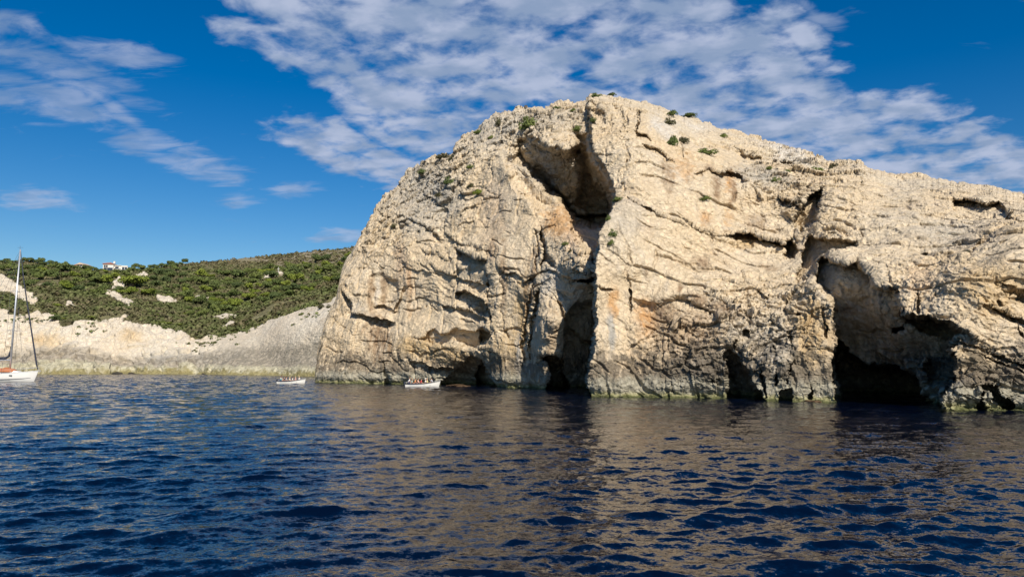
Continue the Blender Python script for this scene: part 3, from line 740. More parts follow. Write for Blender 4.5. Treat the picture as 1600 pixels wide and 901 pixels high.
    mp_ = sstep(2.5, 1.3, zp)[..., None] * 0.9
    pale = np.array([0.37, 0.345, 0.27]) * (1 + c3 * 0.7)
    col = col * (1 - mp_) + pale * mp_
    za = P[..., 2] + c3[..., 0] * 0.5
    ma = sstep(0.75, 0.30, za)[..., None] * 0.8
    col = col * (1 - ma) + np.array([0.25, 0.24, 0.11]) * ma
    mw = sstep(0.30, 0.10, za)[..., None] * 0.85
    col = col * (1 - mw) + np.array([0.07, 0.08, 0.03]) * mw
    col = np.clip(col * (1 + c3 * 0.25), 0.01, 0.8)

    # the back of the headland: over the top and down into the sea behind
    top = P[-1]; rows = []; crow = []
    fwd = top * np.array([1, 1, 0]); fwd /= np.linalg.norm(fwd, axis=-1, keepdims=True)
    for s_ in (0.4, 1.0, 2.0, 4, 7, 11, 16, 22, 28, 33, 37, 40):
        zf = top[:, 2] * (1 - (s_ / 40.0) ** 2) - 2.0 * (s_ / 40.0) - 0.02 * s_
        r = top + fwd * s_; r[:, 2] = zf
        r[:, 2] += fbm(r[None], 3.0, 3, off=4)[0] * 0.8 * min(1, s_ / 4) - s_ * 0.06
        rows.append(r); crow.append(col[-1])
    P = np.concatenate([P, np.stack(rows)], 0); col = np.concatenate([col, np.stack(crow)], 0)
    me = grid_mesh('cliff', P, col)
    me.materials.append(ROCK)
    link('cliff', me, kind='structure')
    return P[:NV], PX, PY

CL_P, CL_X, CL_Y = build_cliff()

def cliff_at(px, py):
    """visible cliff point nearest to photo position px, py"""
    j = int(np.argmin(np.abs(CL_X[0] - px)))
    best = None
    for jj in range(max(0, j - 6), min(CL_X.shape[1], j + 7)):
        P = CL_P[:, jj]
        c, s = math.cos(PITCH), math.sin(PITCH)
        dep = P[:, 1] * c + (P[:, 2] - CAM_H) * s
        u = 800 + F * P[:, 0] / dep
        w = 450.5 - F * (-P[:, 1] * s + (P[:, 2] - CAM_H) * c) / dep
        e = (u - px) ** 2 + (w - py) ** 2 + P[:, 1] * 0.05
        i = int(np.argmin(e))
        if best is None or e[i] < best[0]: best = (e[i], P[i])
    return Vector(best[1])

# ------------------------------------------------------------------ the coast and hill on the left
RIDGE = [(-420, 380), (-200, 395), (0, 411), (40, 408), (100, 414), (140, 421), (180, 424), (230, 420), (280, 413), (371, 404.5), (454, 397), (558, 386), (640, 378), (760, 372), (900, 380)]
VEGLINE = [(-420, 500), (0, 492), (28, 494), (55, 487), (85, 494), (97, 512), (120, 505), (155, 503), (195, 504), (233, 510), (262, 515), (290, 522), (312, 532), (330, 526), (365, 522), (399, 511), (426, 499), (460, 489), (499, 478), (523, 468), (560, 455), (900, 440)]
ROCKY = [[(-20, 428), (0, 430), (17, 439), (38, 455), (58, 470), (57, 480), (40, 472), (17, 459), (-20, 450)],
         [(165, 454), (178, 458), (208, 473), (202, 478), (185, 470), (168, 462)],
         [(176, 452), (178, 440), (186, 434), (196, 436), (195, 442), (184, 450)],
         [(203, 437), (215, 432), (224, 427), (231, 431), (222, 435), (208, 439)],
         [(244, 465), (255, 463), (270, 467), (276, 473), (262, 474), (247, 471)],
         [(304, 465), (318, 466), (328, 467), (326, 471), (310, 470)],
         [(330, 497), (352, 491), (372, 492), (368, 498), (352, 500)],
         [(345, 512), (360, 503), (367, 502), (362, 510), (350, 515)],
         [(166, 505), (185, 497), (200, 494), (190, 503)],
         [(108, 470), (116, 478), (104, 480)], [(-20, 480), (10, 484), (14, 494), (-20, 494)],
         [(412, 434), (418, 424), (428, 427), (440, 424), (445, 429), (430, 433), (420, 437)]]
COAST_PTS = [(-420, 584, 222), (0, 583.2, 223), (200, 583.5, 220), (300, 584.3, 212), (432, 586.5, 192), (500, 588, 178), (600, 590, 168), (900, 595, 160),
             (-420, 500, 245), (0, 500, 243), (100, 505, 241), (200, 505, 240), (300, 525, 236), (330, 530, 232), (60, 545, 231), (160, 540, 229), (250, 550, 225), (280, 560, 220),
             (340, 540, 224), (370, 525, 228), (400, 545, 213), (440, 550, 202), (500, 550, 191), (500, 480, 214), (440, 498, 222), (560, 460, 216), (560, 550, 184), (900, 450, 215), (900, 550, 178),
             (-200, 440, 310), (0, 450, 292), (100, 450, 296), (200, 455, 300), (200, 480, 262), (300, 480, 280), (300, 440, 330), (400, 470, 280), (400, 430, 340), (500, 440, 290), (520, 410, 360), (620, 420, 310), (900, 410, 320),
             (0, 412, 350), (100, 416, 360), (180, 425, 350), (230, 421, 370), (300, 412, 400), (400, 402, 430), (500, 393, 440), (600, 382, 440), (900, 380, 440), (-420, 382, 350)]

def build_coast():
    pxs = np.concatenate([np.linspace(-420, -25, 90), np.arange(-22, 585, 0.95), np.linspace(590, 900, 60)])
    NV = 380
    v = np.linspace(0, 1, NV)
    tl = np.interp(pxs, *zip(*RIDGE))
    PX = np.broadcast_to(pxs[None, :], (NV, len(pxs))).copy()
    PY = 596 + (tl - 596)[None, :] * v[:, None]
    D = interp_pts(COAST_PTS, PX, PY, 22)
    zz = np.zeros_like(PX)
    wx = perlin(PX / 14, PY / 9, zz) * 8 + perlin(PX / 5, PY / 4, zz + 5) * 3; wy = perlin(PX / 14, PY / 9, zz + 30) * 6 + perlin(PX / 5, PY / 4, zz + 35) * 3
    gx = PX + wx; gy = PY + wy
    vl = np.interp(gx, *zip(*VEGLINE))
    rock = sstep(-2, 2.5, gy - vl)
    for poly in ROCKY:
        s = (slice(None), slice(max(0, np.searchsorted(pxs, min(p[0] for p in poly) - 18)), np.searchsorted(pxs, max(p[0] for p in poly) + 18)))
        m = sstep(1.5, -1.0, poly_sdf(poly, PX[s] + wx[s] * 0.35, PY[s] + wy[s] * 0.35))
        rock[s] = np.maximum(rock[s], m)
        D[s] -= 1.6 * m
    base = ray_point(PX, PY, D)
    warp = np.stack([fbm(base, 12.0, 2, off=o) for o in (0.0, 41.0, 83.0)], -1)
    q = base + warp * 5
    dip = np.array([0.30, 0.2, 0.9])
    # the smooth right-hand whaleback is closely bedded, the left is broken
    whale = sstep(290, 380, PX) * sstep(600, 560, PX)
    hb = (q * dip).sum(-1)
    qb = q.copy(); qb[..., 0] *= .35; qb[..., 1] *= .35; qb[..., 2] = hb
    rk = fbm(q, 5.0, 5, ridged=True, gain=0.55)
    bd = fbm(qb, 2.2, 4, ridged=True, gain=0.6)
    f1, f2, idv, tv = worley(q, 3.4)
    disp = rock * ((0.55 + 0.9 * (1 - whale)) * rk * 1.0 + bd * (0.9 - 0.3 * whale) + (1 - whale) * ((idv - 0.5) * 0.5 + tv * 1.2 - sstep(0.10, 0, f2 - f1) * 0.2)) + (1 - rock) * fbm(q, 9, 3) * 1.5
    f3 = fbm(base, 0.9, 3, ridged=True, gain=0.6, off=4)
    disp += rock * f3 * 0.45
    z = base[..., 2]
    disp -= 0.9 * sstep(1.6, 0.3, z)
    disp *= np.clip((gy * 0 + 1), 0, 1)
    du = np.gradient(base, axis=1); dv = np.gradient(base, axis=0)
    nrm = np.cross(du, dv); nrm /= np.linalg.norm(nrm, axis=-1, keepdims=True) + 1e-9
    sg = np.sign(-nrm[..., 1:2]); sg[sg == 0] = 1
    nrm = nrm * sg
    P = base + nrm * disp[..., None]
    c = fbm(base, 16.0, 4, off=50)[..., None]; c2 = fbm(base, 4.0, 4, off=60)[..., None]; c3 = fbm(base, 1.3, 3, off=70)[..., None]
    A = np.array([0.57, 0.49, 0.38]); B = np.array([0.60, 0.545, 0.45])
    m1 = np.clip(0.5 + c * 1.8, 0, 1); col = A * (1 - m1) + B * m1
    m = (np.clip(c2 * 2.5 - 0.1, 0, 1) * 0.5); col = col * (1 - m) + np.array([0.50, 0.40, 0.28]) * m
    for (cx, cy, rx, ry, cc, st) in ((75, 535, 26, 14, C_OCHRE, .6), (205, 528, 20, 12, C_OCHRE, .55), (280, 560, 60, 10, C_GREY, .5)):
        m = (sstep(1.3, 0.4, np.hypot((gx - cx) / rx, (gy - cy) / ry)) * st)[..., None]
        col = col * (1 - m) + np.array(cc) * m
    # sea bands: dark lichen belt, pale washed belt, weed line
    lo = np.interp(PX[0], [-420, 0, 60, 110, 160, 200, 260, 330, 400, 470, 520, 900], [562, 562, 555, 549, 562, 570, 566, 562, 556, 552, 545, 545])
    hi = np.interp(PX[0], [-420, 0, 60, 110, 160, 200, 260, 330, 400, 470, 520, 900], [572, 572, 567, 564, 571, 575, 574, 572, 573, 574, 575, 575])
    yy = PY + wy * 0.6
    wv = whale * 1.0
    md = (sstep(-14, 2, yy - lo[None, :] + wv * 6) * (0.55 + 0.45 * sstep(-0.1, 0.12, c3[..., 0] + wv * 0.02)))[..., None] * 0.85 * rock[..., None]
    col = col * (1 - md) + np.array([0.155, 0.135, 0.105]) * md
    wg = (whale * sstep(505, 545, yy) * np.clip(0.55 + c3[..., 0] * 2.0, 0, 1))[..., None] * 0.45 * rock[..., None]
    col = col * (1 - wg) + np.array([0.25, 0.235, 0.19]) * wg
    mp_ = sstep(-2, 3, yy - hi[None, :])[..., None] * 0.9
    col = col * (1 - mp_) + np.array([0.42, 0.39, 0.28]) * (1 + c3) * mp_
    ma = sstep(1.35, 0.6, z + c3[..., 0] * 1.2 + c2[..., 0] * 0.8)[..., None] * 0.9
    col = col * (1 - ma) + np.array([0.26, 0.225, 0.10]) * ma
    # soil and dry litter between the scrub
    soil = np.array([0.165, 0.152, 0.080]) * (1 + c2 * 0.8 + c3 * 0.5)
    farb = sstep(424, 402, PY) * sstep(330, 420, PX)
    soil = soil * (1 - farb[..., None]) + np.array([0.26, 0.225, 0.155]) * farb[..., None]
    patch = sstep(0.22, 0.34, c2[..., 0] + c[..., 0] * 0.3)[..., None] * 0.5
    soil = soil * (1 - patch) + np.array([0.42, 0.37, 0.28]) * patch
    col = col * rock[..., None] + soil * (1 - rock[..., None])
    col = np.clip(col * (1 + c3 * 0.3), 0.01, 0.8)
    top = P[-1]; rows = []; cr = []
    for s_ in (3, 10, 25, 60, 120, 200, 300):
        r = top.copy(); r[:, 1] += s_; r[:, 2] = top[:, 2] * (1 - (s_ / 300.0) ** 1.5) - 6 * (s_ / 300.0) - s_ * 0.02
        rows.append(r); cr.append(col[-1])
    PP = np.concatenate([P, np.stack(rows)], 0); cc = np.concatenate([col, np.stack(cr)], 0)
    me = grid_mesh('hillside', PP, cc)
    me.materials.append(COAST)
    link('hillside', me, kind='structure')
    return P, PX, PY, rock

HP, HX, HY, HROCK = build_coast()
def hill_idx(px, py):
    j = int(np.argmin(np.abs(HX[0] - px))); i = int(np.argmin(np.abs(HY[:, j] - py)))
    return i, j
def hill_at(px, py):
    i, j = hill_idx(px, py)
    return Vector(HP[i, j])

# ------------------------------------------------------------------ water
def build_water():
    ang = np.concatenate([np.linspace(-180, -48, 60, endpoint=False), np.arange(-48, 48, 0.072), np.linspace(48, 180, 60)])
    ang = np.radians(ang)
    r = [1.5]
    while r[-1] < 12: r.append(r[-1] + 0.05 + r[-1] * 0.004)
    while r[-1] < 420: r.append(r[-1] + min(0.42 if r[-1] < 250 else 9e9, max(0.03, r[-1] ** 2 / (CAM_H * F) * 0.62)))
    r += [600, 1000, 2000, 4000, 9000]
    r = np.array(r)
    dr = np.gradient(r)
    A, R = np.meshgrid(ang, r)
    X = (np.sin(A) * R).astype(np.float32); Y = (np.cos(A) * R).astype(np.float32)
    Z = np.zeros_like(X); DX = np.zeros_like(X); DY = np.zeros_like(X)
    rs = np.random.default_rng(3)
    n = 130
    lam = np.exp(rs.uniform(math.log(0.38), math.log(7.0), n))
    th = math.radians(-72) + rs.normal(0, 0.62, n)       # waves run towards the camera and a little left
    ph = rs.uniform(0, 6.28, n)
    for i in range(n):
        k = 2 * math.pi / lam[i]
        a = 0.0038 * lam[i] ** 0.78 * (1.12 if lam[i] < 1.6 else (0.9 if lam[i] < 2.6 else 0.5)) * rs.uniform(0.5, 1.4)
        w = sstep(2.2, 4.5, lam[i] / np.maximum(dr, R[:, 0] * 0.00126))[:, None].astype(np.float32)
        cx, cy = math.cos(th[i]), math.sin(th[i])
        p = (k * (cx * X + cy * Y) + ph[i]).astype(np.float32)
        rows = w[:, 0] > 0.001
        sn = np.sin(p[rows]); cs = np.cos(p[rows]); wr = w[rows] * a
        Z[rows] += wr * cs
        DX[rows] -= wr * cx * sn * 0.9; DY[rows] -= wr * cy * sn * 0.9
    # gusts: calmer and rougher patches
    gust = (1.0 + 0.55 * perlin(X / 14, Y / 22, X * 0) + 0.3 * perlin(X / 5, Y / 8, X * 0 + 4)).astype(np.float32)
    P = np.stack([X + DX * gust, Y + DY * gust, Z * gust], -1)
    me = grid_mesh('sea_water', P)
    m = principled('sea', (0.0005, 0.0028, 0.012), 0.07, 0, 0.5)
    nt = m.node_tree; N, L = nt.nodes, nt.links; b = N['Principled BSDF']
    b.inputs['IOR'].default_value = 1.45
    g = N.new('ShaderNodeNewGeometry')
    ln = N.new('ShaderNodeVectorMath'); ln.operation = 'LENGTH'
    L.new(g.outputs['Position'], ln.inputs[0])
    acc = None
    for sc, st_near, st_far, sx in ((1.3, 0.0, 0.60, 0.55), (3.2, 0.26, 0.80, 0.7), (9.0, 0.55, 0.3, 0.8), (26.0, 0.30, 0.1, 0.8)):
        mp = N.new('ShaderNodeMapping'); mp.inputs['Scale'].default_value = (sx, 1, 1); mp.inputs['Rotation'].default_value = (0, 0, 0.3)
        L.new(g.outputs['Position'], mp.inputs[0])
        n_ = N.new('ShaderNodeTexNoise'); n_.inputs['Scale'].default_value = sc; n_.inputs['Detail'].default_value = 2
        L.new(mp.outputs[0], n_.inputs['Vector'])
        sb = N.new('ShaderNodeVectorMath'); sb.operation = 'SUBTRACT'; sb.inputs[1].default_value = (0.5, 0.5, 0.5)
        L.new(n_.outputs[1], sb.inputs[0])
        ml = N.new('ShaderNodeVectorMath'); ml.operation = 'MULTIPLY'; ml.inputs[1].default_value = (1, 1, 0)
        L.new(sb.outputs[0], ml.inputs[0])
        mr = N.new('ShaderNodeMapRange'); mr.inputs['From Min'].default_value = 15; mr.inputs['From Max'].default_value = 110
        mr.inputs['To Min'].default_value = st_near; mr.inputs['To Max'].default_value = st_far
        L.new(ln.outputs['Value'], mr.inputs[0])
        s_ = N.new('ShaderNodeVectorMath'); s_.operation = 'SCALE'
        L.new(ml.outputs[0], s_.inputs[0]); L.new(mr.outputs[0], s_.inputs['Scale'])
        if acc is None: acc = s_.outputs[0]
        else:
            ad = N.new('ShaderNodeVectorMath'); ad.operation = 'ADD'
            L.new(acc, ad.inputs[0]); L.new(s_.outputs[0], ad.inputs[1]); acc = ad.outputs[0]
    ad = N.new('ShaderNodeVectorMath'); ad.operation = 'ADD'
    L.new(acc, ad.inputs[0]); L.new(g.outputs['Normal'], ad.inputs[1])
    nm = N.new('ShaderNodeVectorMath'); nm.operation = 'NORMALIZE'
    L.new(ad.outputs[0], nm.inputs[0]); L.new(nm.outputs[0], b.inputs['Normal'])
    me.materials.append(m)
    link('sea_water', me, kind='structure')
build_water()

# ------------------------------------------------------------------ vegetation
def leaf_cloud(n, rx, ry, rz, size, seed, lobes=7, flat=0.0):
    """leaf-sized faces gathered in uneven clumps, returns verts and faces"""
    r = np.random.default_rng(seed)
    cen = r.normal(size=(lobes, 3)); cen /= np.linalg.norm(cen, axis=1)[:, None]
    cen *= r.uniform(0.25, 0.72, (lobes, 1)); cen[:, 2] = np.abs(cen[:, 2]) * 0.9
    rad = r.uniform(0.28, 0.5, lobes)
    V = []; Fc = []
    for i in range(n):
        l = r.integers(lobes)
        d = r.normal(size=3); d /= np.linalg.norm(d)
        d[2] = d[2] if d[2] > -0.4 else -d[2]
        p = (cen[l] + d * rad[l] * r.uniform(0.7, 1.08))
        nrm = d + r.normal(0, 0.45, 3); nrm /= np.linalg.norm(nrm)
        t = np.cross(nrm, r.normal(size=3)); t /= np.linalg.norm(t); b = np.cross(nrm, t)
        s = size * r.uniform(0.6, 1.4)
        c = p * np.array([rx, ry, rz])
        k = len(V)
        V += [c - t * s - b * s * 0.4, c + t * s * 0.2 - b * s * 0.7, c + t * s + b * s * 0.3, c - t * s * 0.1 + b * s * 0.8]
        Fc.append((k, k + 1, k + 2, k + 3))
    return V, Fc

def tube(V, Fc, pts, rad, n=6):
    pts = [Vector(p) for p in pts]
    k0 = len(V)
    for i, p in enumerate(pts):
        d = (pts[min(i + 1, len(pts) - 1)] - pts[max(i - 1, 0)]).normalized()
        a = d.cross(Vector((0, 0, 1))) if abs(d.z) < 0.95 else d.cross(Vector((1, 0, 0)))
        a.normalize(); b = d.cross(a)
        rr = rad[i] if isinstance(rad, (list, tuple)) else rad
        for j in range(n):
            t = 2 * math.pi * j / n
            V.append(tuple(p + a * math.cos(t) * rr + b * math.sin(t) * rr))
    for i in range(len(pts) - 1):
        for j in range(n):
            Fc.append((k0 + i * n + j, k0 + i * n + (j + 1) % n, k0 + (i + 1) * n + (j + 1) % n, k0 + (i + 1) * n + j))
    Fc.append(tuple(k0 + j for j in range(n))[::-1]); Fc.append(tuple(k0 + (len(pts) - 1) * n + j for j in range(n)))

def wood_mesh(h, seed):
    r = random.Random(seed); V = []; Fc = []
    tube(V, Fc, [(0, 0, -0.6), (0.03 * h, 0, h * 0.3), (0.06 * h, 0.02 * h, h * 0.62)], [0.055 * h, 0.04 * h, 0.018 * h])
    for i in range(4):
        a = r.uniform(0, 6.28); L_ = h * r.uniform(0.25, 0.38)
        tube(V, Fc, [(0.03 * h, 0, h * 0.28), (math.cos(a) * L_ * .6, math.sin(a) * L_ * .6, h * 0.45), (math.cos(a) * L_, math.sin(a) * L_, h * 0.62)], [0.028 * h, 0.018 * h, 0.008 * h], 5)
    return V, Fc

CROWN = {}
for key, mat in (('dark', LEAF_DARK), ('mid', LEAF_MID), ('bright', LEAF_BRIGHT), ('dry', LEAF_DRY)):
    CROWN[key] = []
    for s_ in range(4):
        V, Fc = leaf_cloud(900, 1.0, 1.0, 0.62, 0.075, 10 + s_, lobes=9)
        V = [np.array(p) + np.array([0, 0, 0.52]) for p in V]
        CROWN[key].append(poly_mesh('crown', V, Fc, mat))
V, Fc = wood_mesh(1.0, 3)
TRUNK = poly_mesh('trunk', V, Fc, BARK)
NUMBER = {'crown': 0}
def tree(px, py, wpx, key, label, group=None, squash=1.0, name='pine_tree', parts=False):
    i, j = hill_idx(px, py)
    p = Vector(HP[i, j]); rad = wpx * 0.62 / F * p.y
    me = CROWN[key][NUMBER['crown'] % 4]; NUMBER['crown'] += 1
    rz = random.uniform(0, 6.28)
    if parts:
        o = link(name, None, label=label, cat='tree', group=group, loc=p - Vector((0, 0, rad * 0.15)))
        o.rotation_euler = (0, 0, rz); o.scale = (rad, rad, rad * squash)
        link('crown', me, parent=o); link('trunk', TRUNK, parent=o)
    else:
        o = link(name, me, label=label, cat='tree', group=group, loc=p - Vector((0, 0, rad * 0.25)))
        o.rotation_euler = (random.uniform(-.1, .1), random.uniform(-.1, .1), rz); o.scale = (rad, rad * random.uniform(.85, 1.1), rad * squash)
    return o

random.seed(5)
NAMED_TREES = [
    (206, 449, 48, 'bright', 'broad bright green pine beside the upright pale rock tower on the hill', 0.75),
    (229, 463, 28, 'bright', 'small bright green pine just right of the pale rock slab', 0.8),
    (152, 443, 30, 'mid', 'rounded green pine on the hillside left of the pale rock tower', 0.8),
    (396, 461, 24, 'bright', 'bright green pine on the dark slope, left one of two side by side', 0.85),
    (415, 465, 22, 'bright', 'bright green pine on the dark slope, right of two', 0.8),
    (352, 432, 30, 'mid', 'wide green pine left of the grey leafless thicket on the slope', 0.7),
    (43, 410, 14, 'dark', 'dark pine standing up from the crest right of the yacht mast', 1.2),
    (12, 409, 12, 'dark', 'dark pine on the crest left of the yacht mast top', 1.1),
    (80, 414, 14, 'dark', 'dark pine on the crest between the yacht mast and the small house', 1.1),
    (86, 506, 20, 'dark', 'dark shrubby pine on pale rock at the slope foot, right of the mast', 0.9),
    (250, 505, 22, 'bright', 'low bright green pine at the lower edge of the scrub above pale rock', 0.5),
    (340, 518, 22, 'mid', 'low green pine on the spur where the scrub ends above pale rock', 0.5),
]
for (px, py, w, key, lab, sq) in NAMED_TREES:
    tree(px, py, w, key, lab, squash=sq, parts=True)

taken = [(t[0], t[1], t[2] * 0.5) for t in NAMED_TREES]
MARKS = [(28, 440, 'the yacht mast'), (187, 441, 'the upright rock tower'), (188, 466, 'the pale slab'), (180, 420, 'the white villa'),
         (124, 418, 'the small cream house'), (260, 468, 'the low flat outcrop'), (434, 427, 'the white boulder with the post'), (405, 462, 'the two paired bright pines'),
         (540, 420, 'the left edge of the big cliff'), (352, 496, 'the outcrops above the spur'), (30, 465, 'the long pale scar'), (300, 430, 'the bare top right of the villa'),
         (95, 490, 'the shore rock by the mast'), (500, 460, 'the whaleback rock top'), (230, 500, 'the orange shore rock'), (480, 400, 'the brown upper slope')]
def label_for(px, py, key, w, what):
    a, b, nm = min(MARKS, key=lambda m: (m[0] - px) ** 2 + ((m[1] - py) * 1.6) ** 2)
    dx, dy = px - a, (py - b) * 1.6
    side = ('right of' if dx > 0 else 'left of') if abs(dx) > abs(dy) else ('below' if dy > 0 else 'above')
    tone = {'dark': 'dark', 'mid': 'green', 'bright': 'bright', 'dry': 'olive'}[key]
    size = 'small' if w < 15 else ('middling' if w < 20 else 'broad')
    return '%s %s %s %s %s' % (size, tone, what, side, nm)
def scatter(n, x0, x1, lo, hi, wr, keys, label, group, sq=(0.95, 1.35), gap=0.6):
    made = tries = 0
    while made < n and tries < n * 60:
        tries += 1
        px = random.uniform(x0, x1)
        f = random.random()
        ry = float(np.interp(px, *zip(*RIDGE))); vy = float(np.interp(px, *zip(*VEGLINE)))
        py = ry + (vy - ry) * (lo + (hi - lo) * f)
        i, j = hill_idx(px, py)
        if HROCK[i, j] > 0.3: continue
        w = random.uniform(*wr)
        if any((px - a) ** 2 + ((py - b) * 1.9) ** 2 < (gap * (w * .5 + c)) ** 2 for a, b, c in taken): continue
        taken.append((px, py, w * .5))
        key = random.choice(keys)
        tree(px, py, w, key, label_for(px, py, key, w, label), group, squash=random.uniform(*sq))
        made += 1
scatter(36, 2, 300, 0.0, 0.05, (8, 14), ['dark', 'dark', 'mid'], 'crest pine', 'pines along the crest', (1.1, 1.5))
scatter(70, 2, 290, 0.05, 0.5, (9, 27), ['dark', 'mid', 'mid', 'dark', 'bright'], 'pine', 'pines on the slope below the houses')
scatter(110, 290, 556, 0.2, 0.72, (9, 28), ['mid', 'mid', 'dark', 'bright', 'mid'], 'wood pine', 'pines in the wood left of the cliff')
scatter(40, 60, 420, 0.6, 0.93, (12, 22), ['mid', 'bright', 'dark', 'dry'], 'low pine', 'low pines above the shore rock', (0.4, 0.6))

# scrub that nobody could count
def build_scrub():
    r = np.random.default_rng(12)
    nt_ = 17000
    ii = r.integers(3, HP.shape[0], nt_ * 3); jj = r.integers(20, HP.shape[1] - 10, nt_ * 3)
    dens = fbm(HP[ii, jj][None], 14.0, 3, off=8)[0]
    yfrac = (HY[ii, jj] - 400) / 130
    keep = (HROCK[ii, jj] < 0.35) & (r.uniform(size=len(ii)) < 0.58 + dens * 2.0)
    edge = (HROCK[ii, jj] >= 0.35) & (HY[ii, jj] < 560) & (dens > 0.14) & (r.uniform(size=len(ii)) < 0.10) & (HY[ii, jj] < np.interp(HX[ii, jj], *zip(*VEGLINE)) + 22)
    sel = np.where(keep | edge)[0][:nt_]
    Vs = []; cols = []
    for s in sel:
        p = HP[ii[s], jj[s]]
        w = r.uniform(0.5, 1.5) * (0.6 if edge[s] else 1.0)
        k = 9
        d = r.normal(size=(k, 3)); d[:, 2] = np.abs(d[:, 2]); d /= np.linalg.norm(d, axis=1)[:, None]
        c = p + d * np.array([w, w, w * 0.75]) * r.uniform(0.6, 1.0, (k, 1))
        nrm = d + r.normal(0, 0.4, (k, 3)); nrm /= np.linalg.norm(nrm, axis=1)[:, None]
        t = np.cross(nrm, r.normal(size=(k, 3))); t /= np.linalg.norm(t, axis=1)[:, None]; b = np.cross(nrm, t)
        s_ = (w * r.uniform(0.28, 0.5, k))[:, None]
        Vs.append(np.stack([c - t * s_ - b * s_ * .5, c + t * s_ * .3 - b * s_, c + t * s_ + b * s_ * .4, c - t * s_ * .2 + b * s_], 1))
        dry = np.clip(0.45 - dens[s] * 2.2 + r.normal(0, 0.25), 0, 1)
        if HX[ii[s], jj[s]] > 300 and HY[ii[s], jj[s]] < 418 - (HX[ii[s], jj[s]] - 300) * 0.03: dry = min(1, dry + 0.5)
        g_ = np.array([0.112, 0.130, 0.048]) * (1 - dry) + np.array([0.135, 0.115, 0.065]) * dry
        g_ = g_ * r.uniform(0.65, 1.3)
        cols.append(np.broadcast_to(g_, (k * 4, 3)))
    V = np.concatenate(Vs, 0).reshape(-1, 3); C_ = np.concatenate(cols, 0)
    nf = len(V) // 4
    me = bpy.data.meshes.new('scrub')
    me.vertices.add(len(V)); me.vertices.foreach_set('co', V.reshape(-1).astype(np.float32))
    me.loops.add(len(V)); me.polygons.add(nf)
    me.loops.foreach_set('vertex_index', np.arange(len(V), dtype=np.int32))
    me.polygons.foreach_set('loop_start', np.arange(0, len(V), 4, dtype=np.int32))
    me.update(calc_edges=True)
    at_ = me.color_attributes.new('albedo', 'FLOAT_COLOR', 'POINT')
    c4 = np.ones((len(V), 4), np.float32); c4[:, :3] = C_
    at_.data.foreach_set('color', c4.reshape(-1))
    m = principled('scrub_leaves', (0.06, 0.07, 0.03), 0.8, 0, 0.1)
    a = m.node_tree.nodes.new('ShaderNodeAttribute'); a.attribute_name = 'albedo'
    m.node_tree.links.new(a.outputs['Color'], m.node_tree.nodes['Principled BSDF'].inputs['Base Color'])
    me.materials.append(m)
    link('scrub', me, label='low olive and brown scrub covering the hillside between the pines', cat='scrub', kind='stuff')
build_scrub()

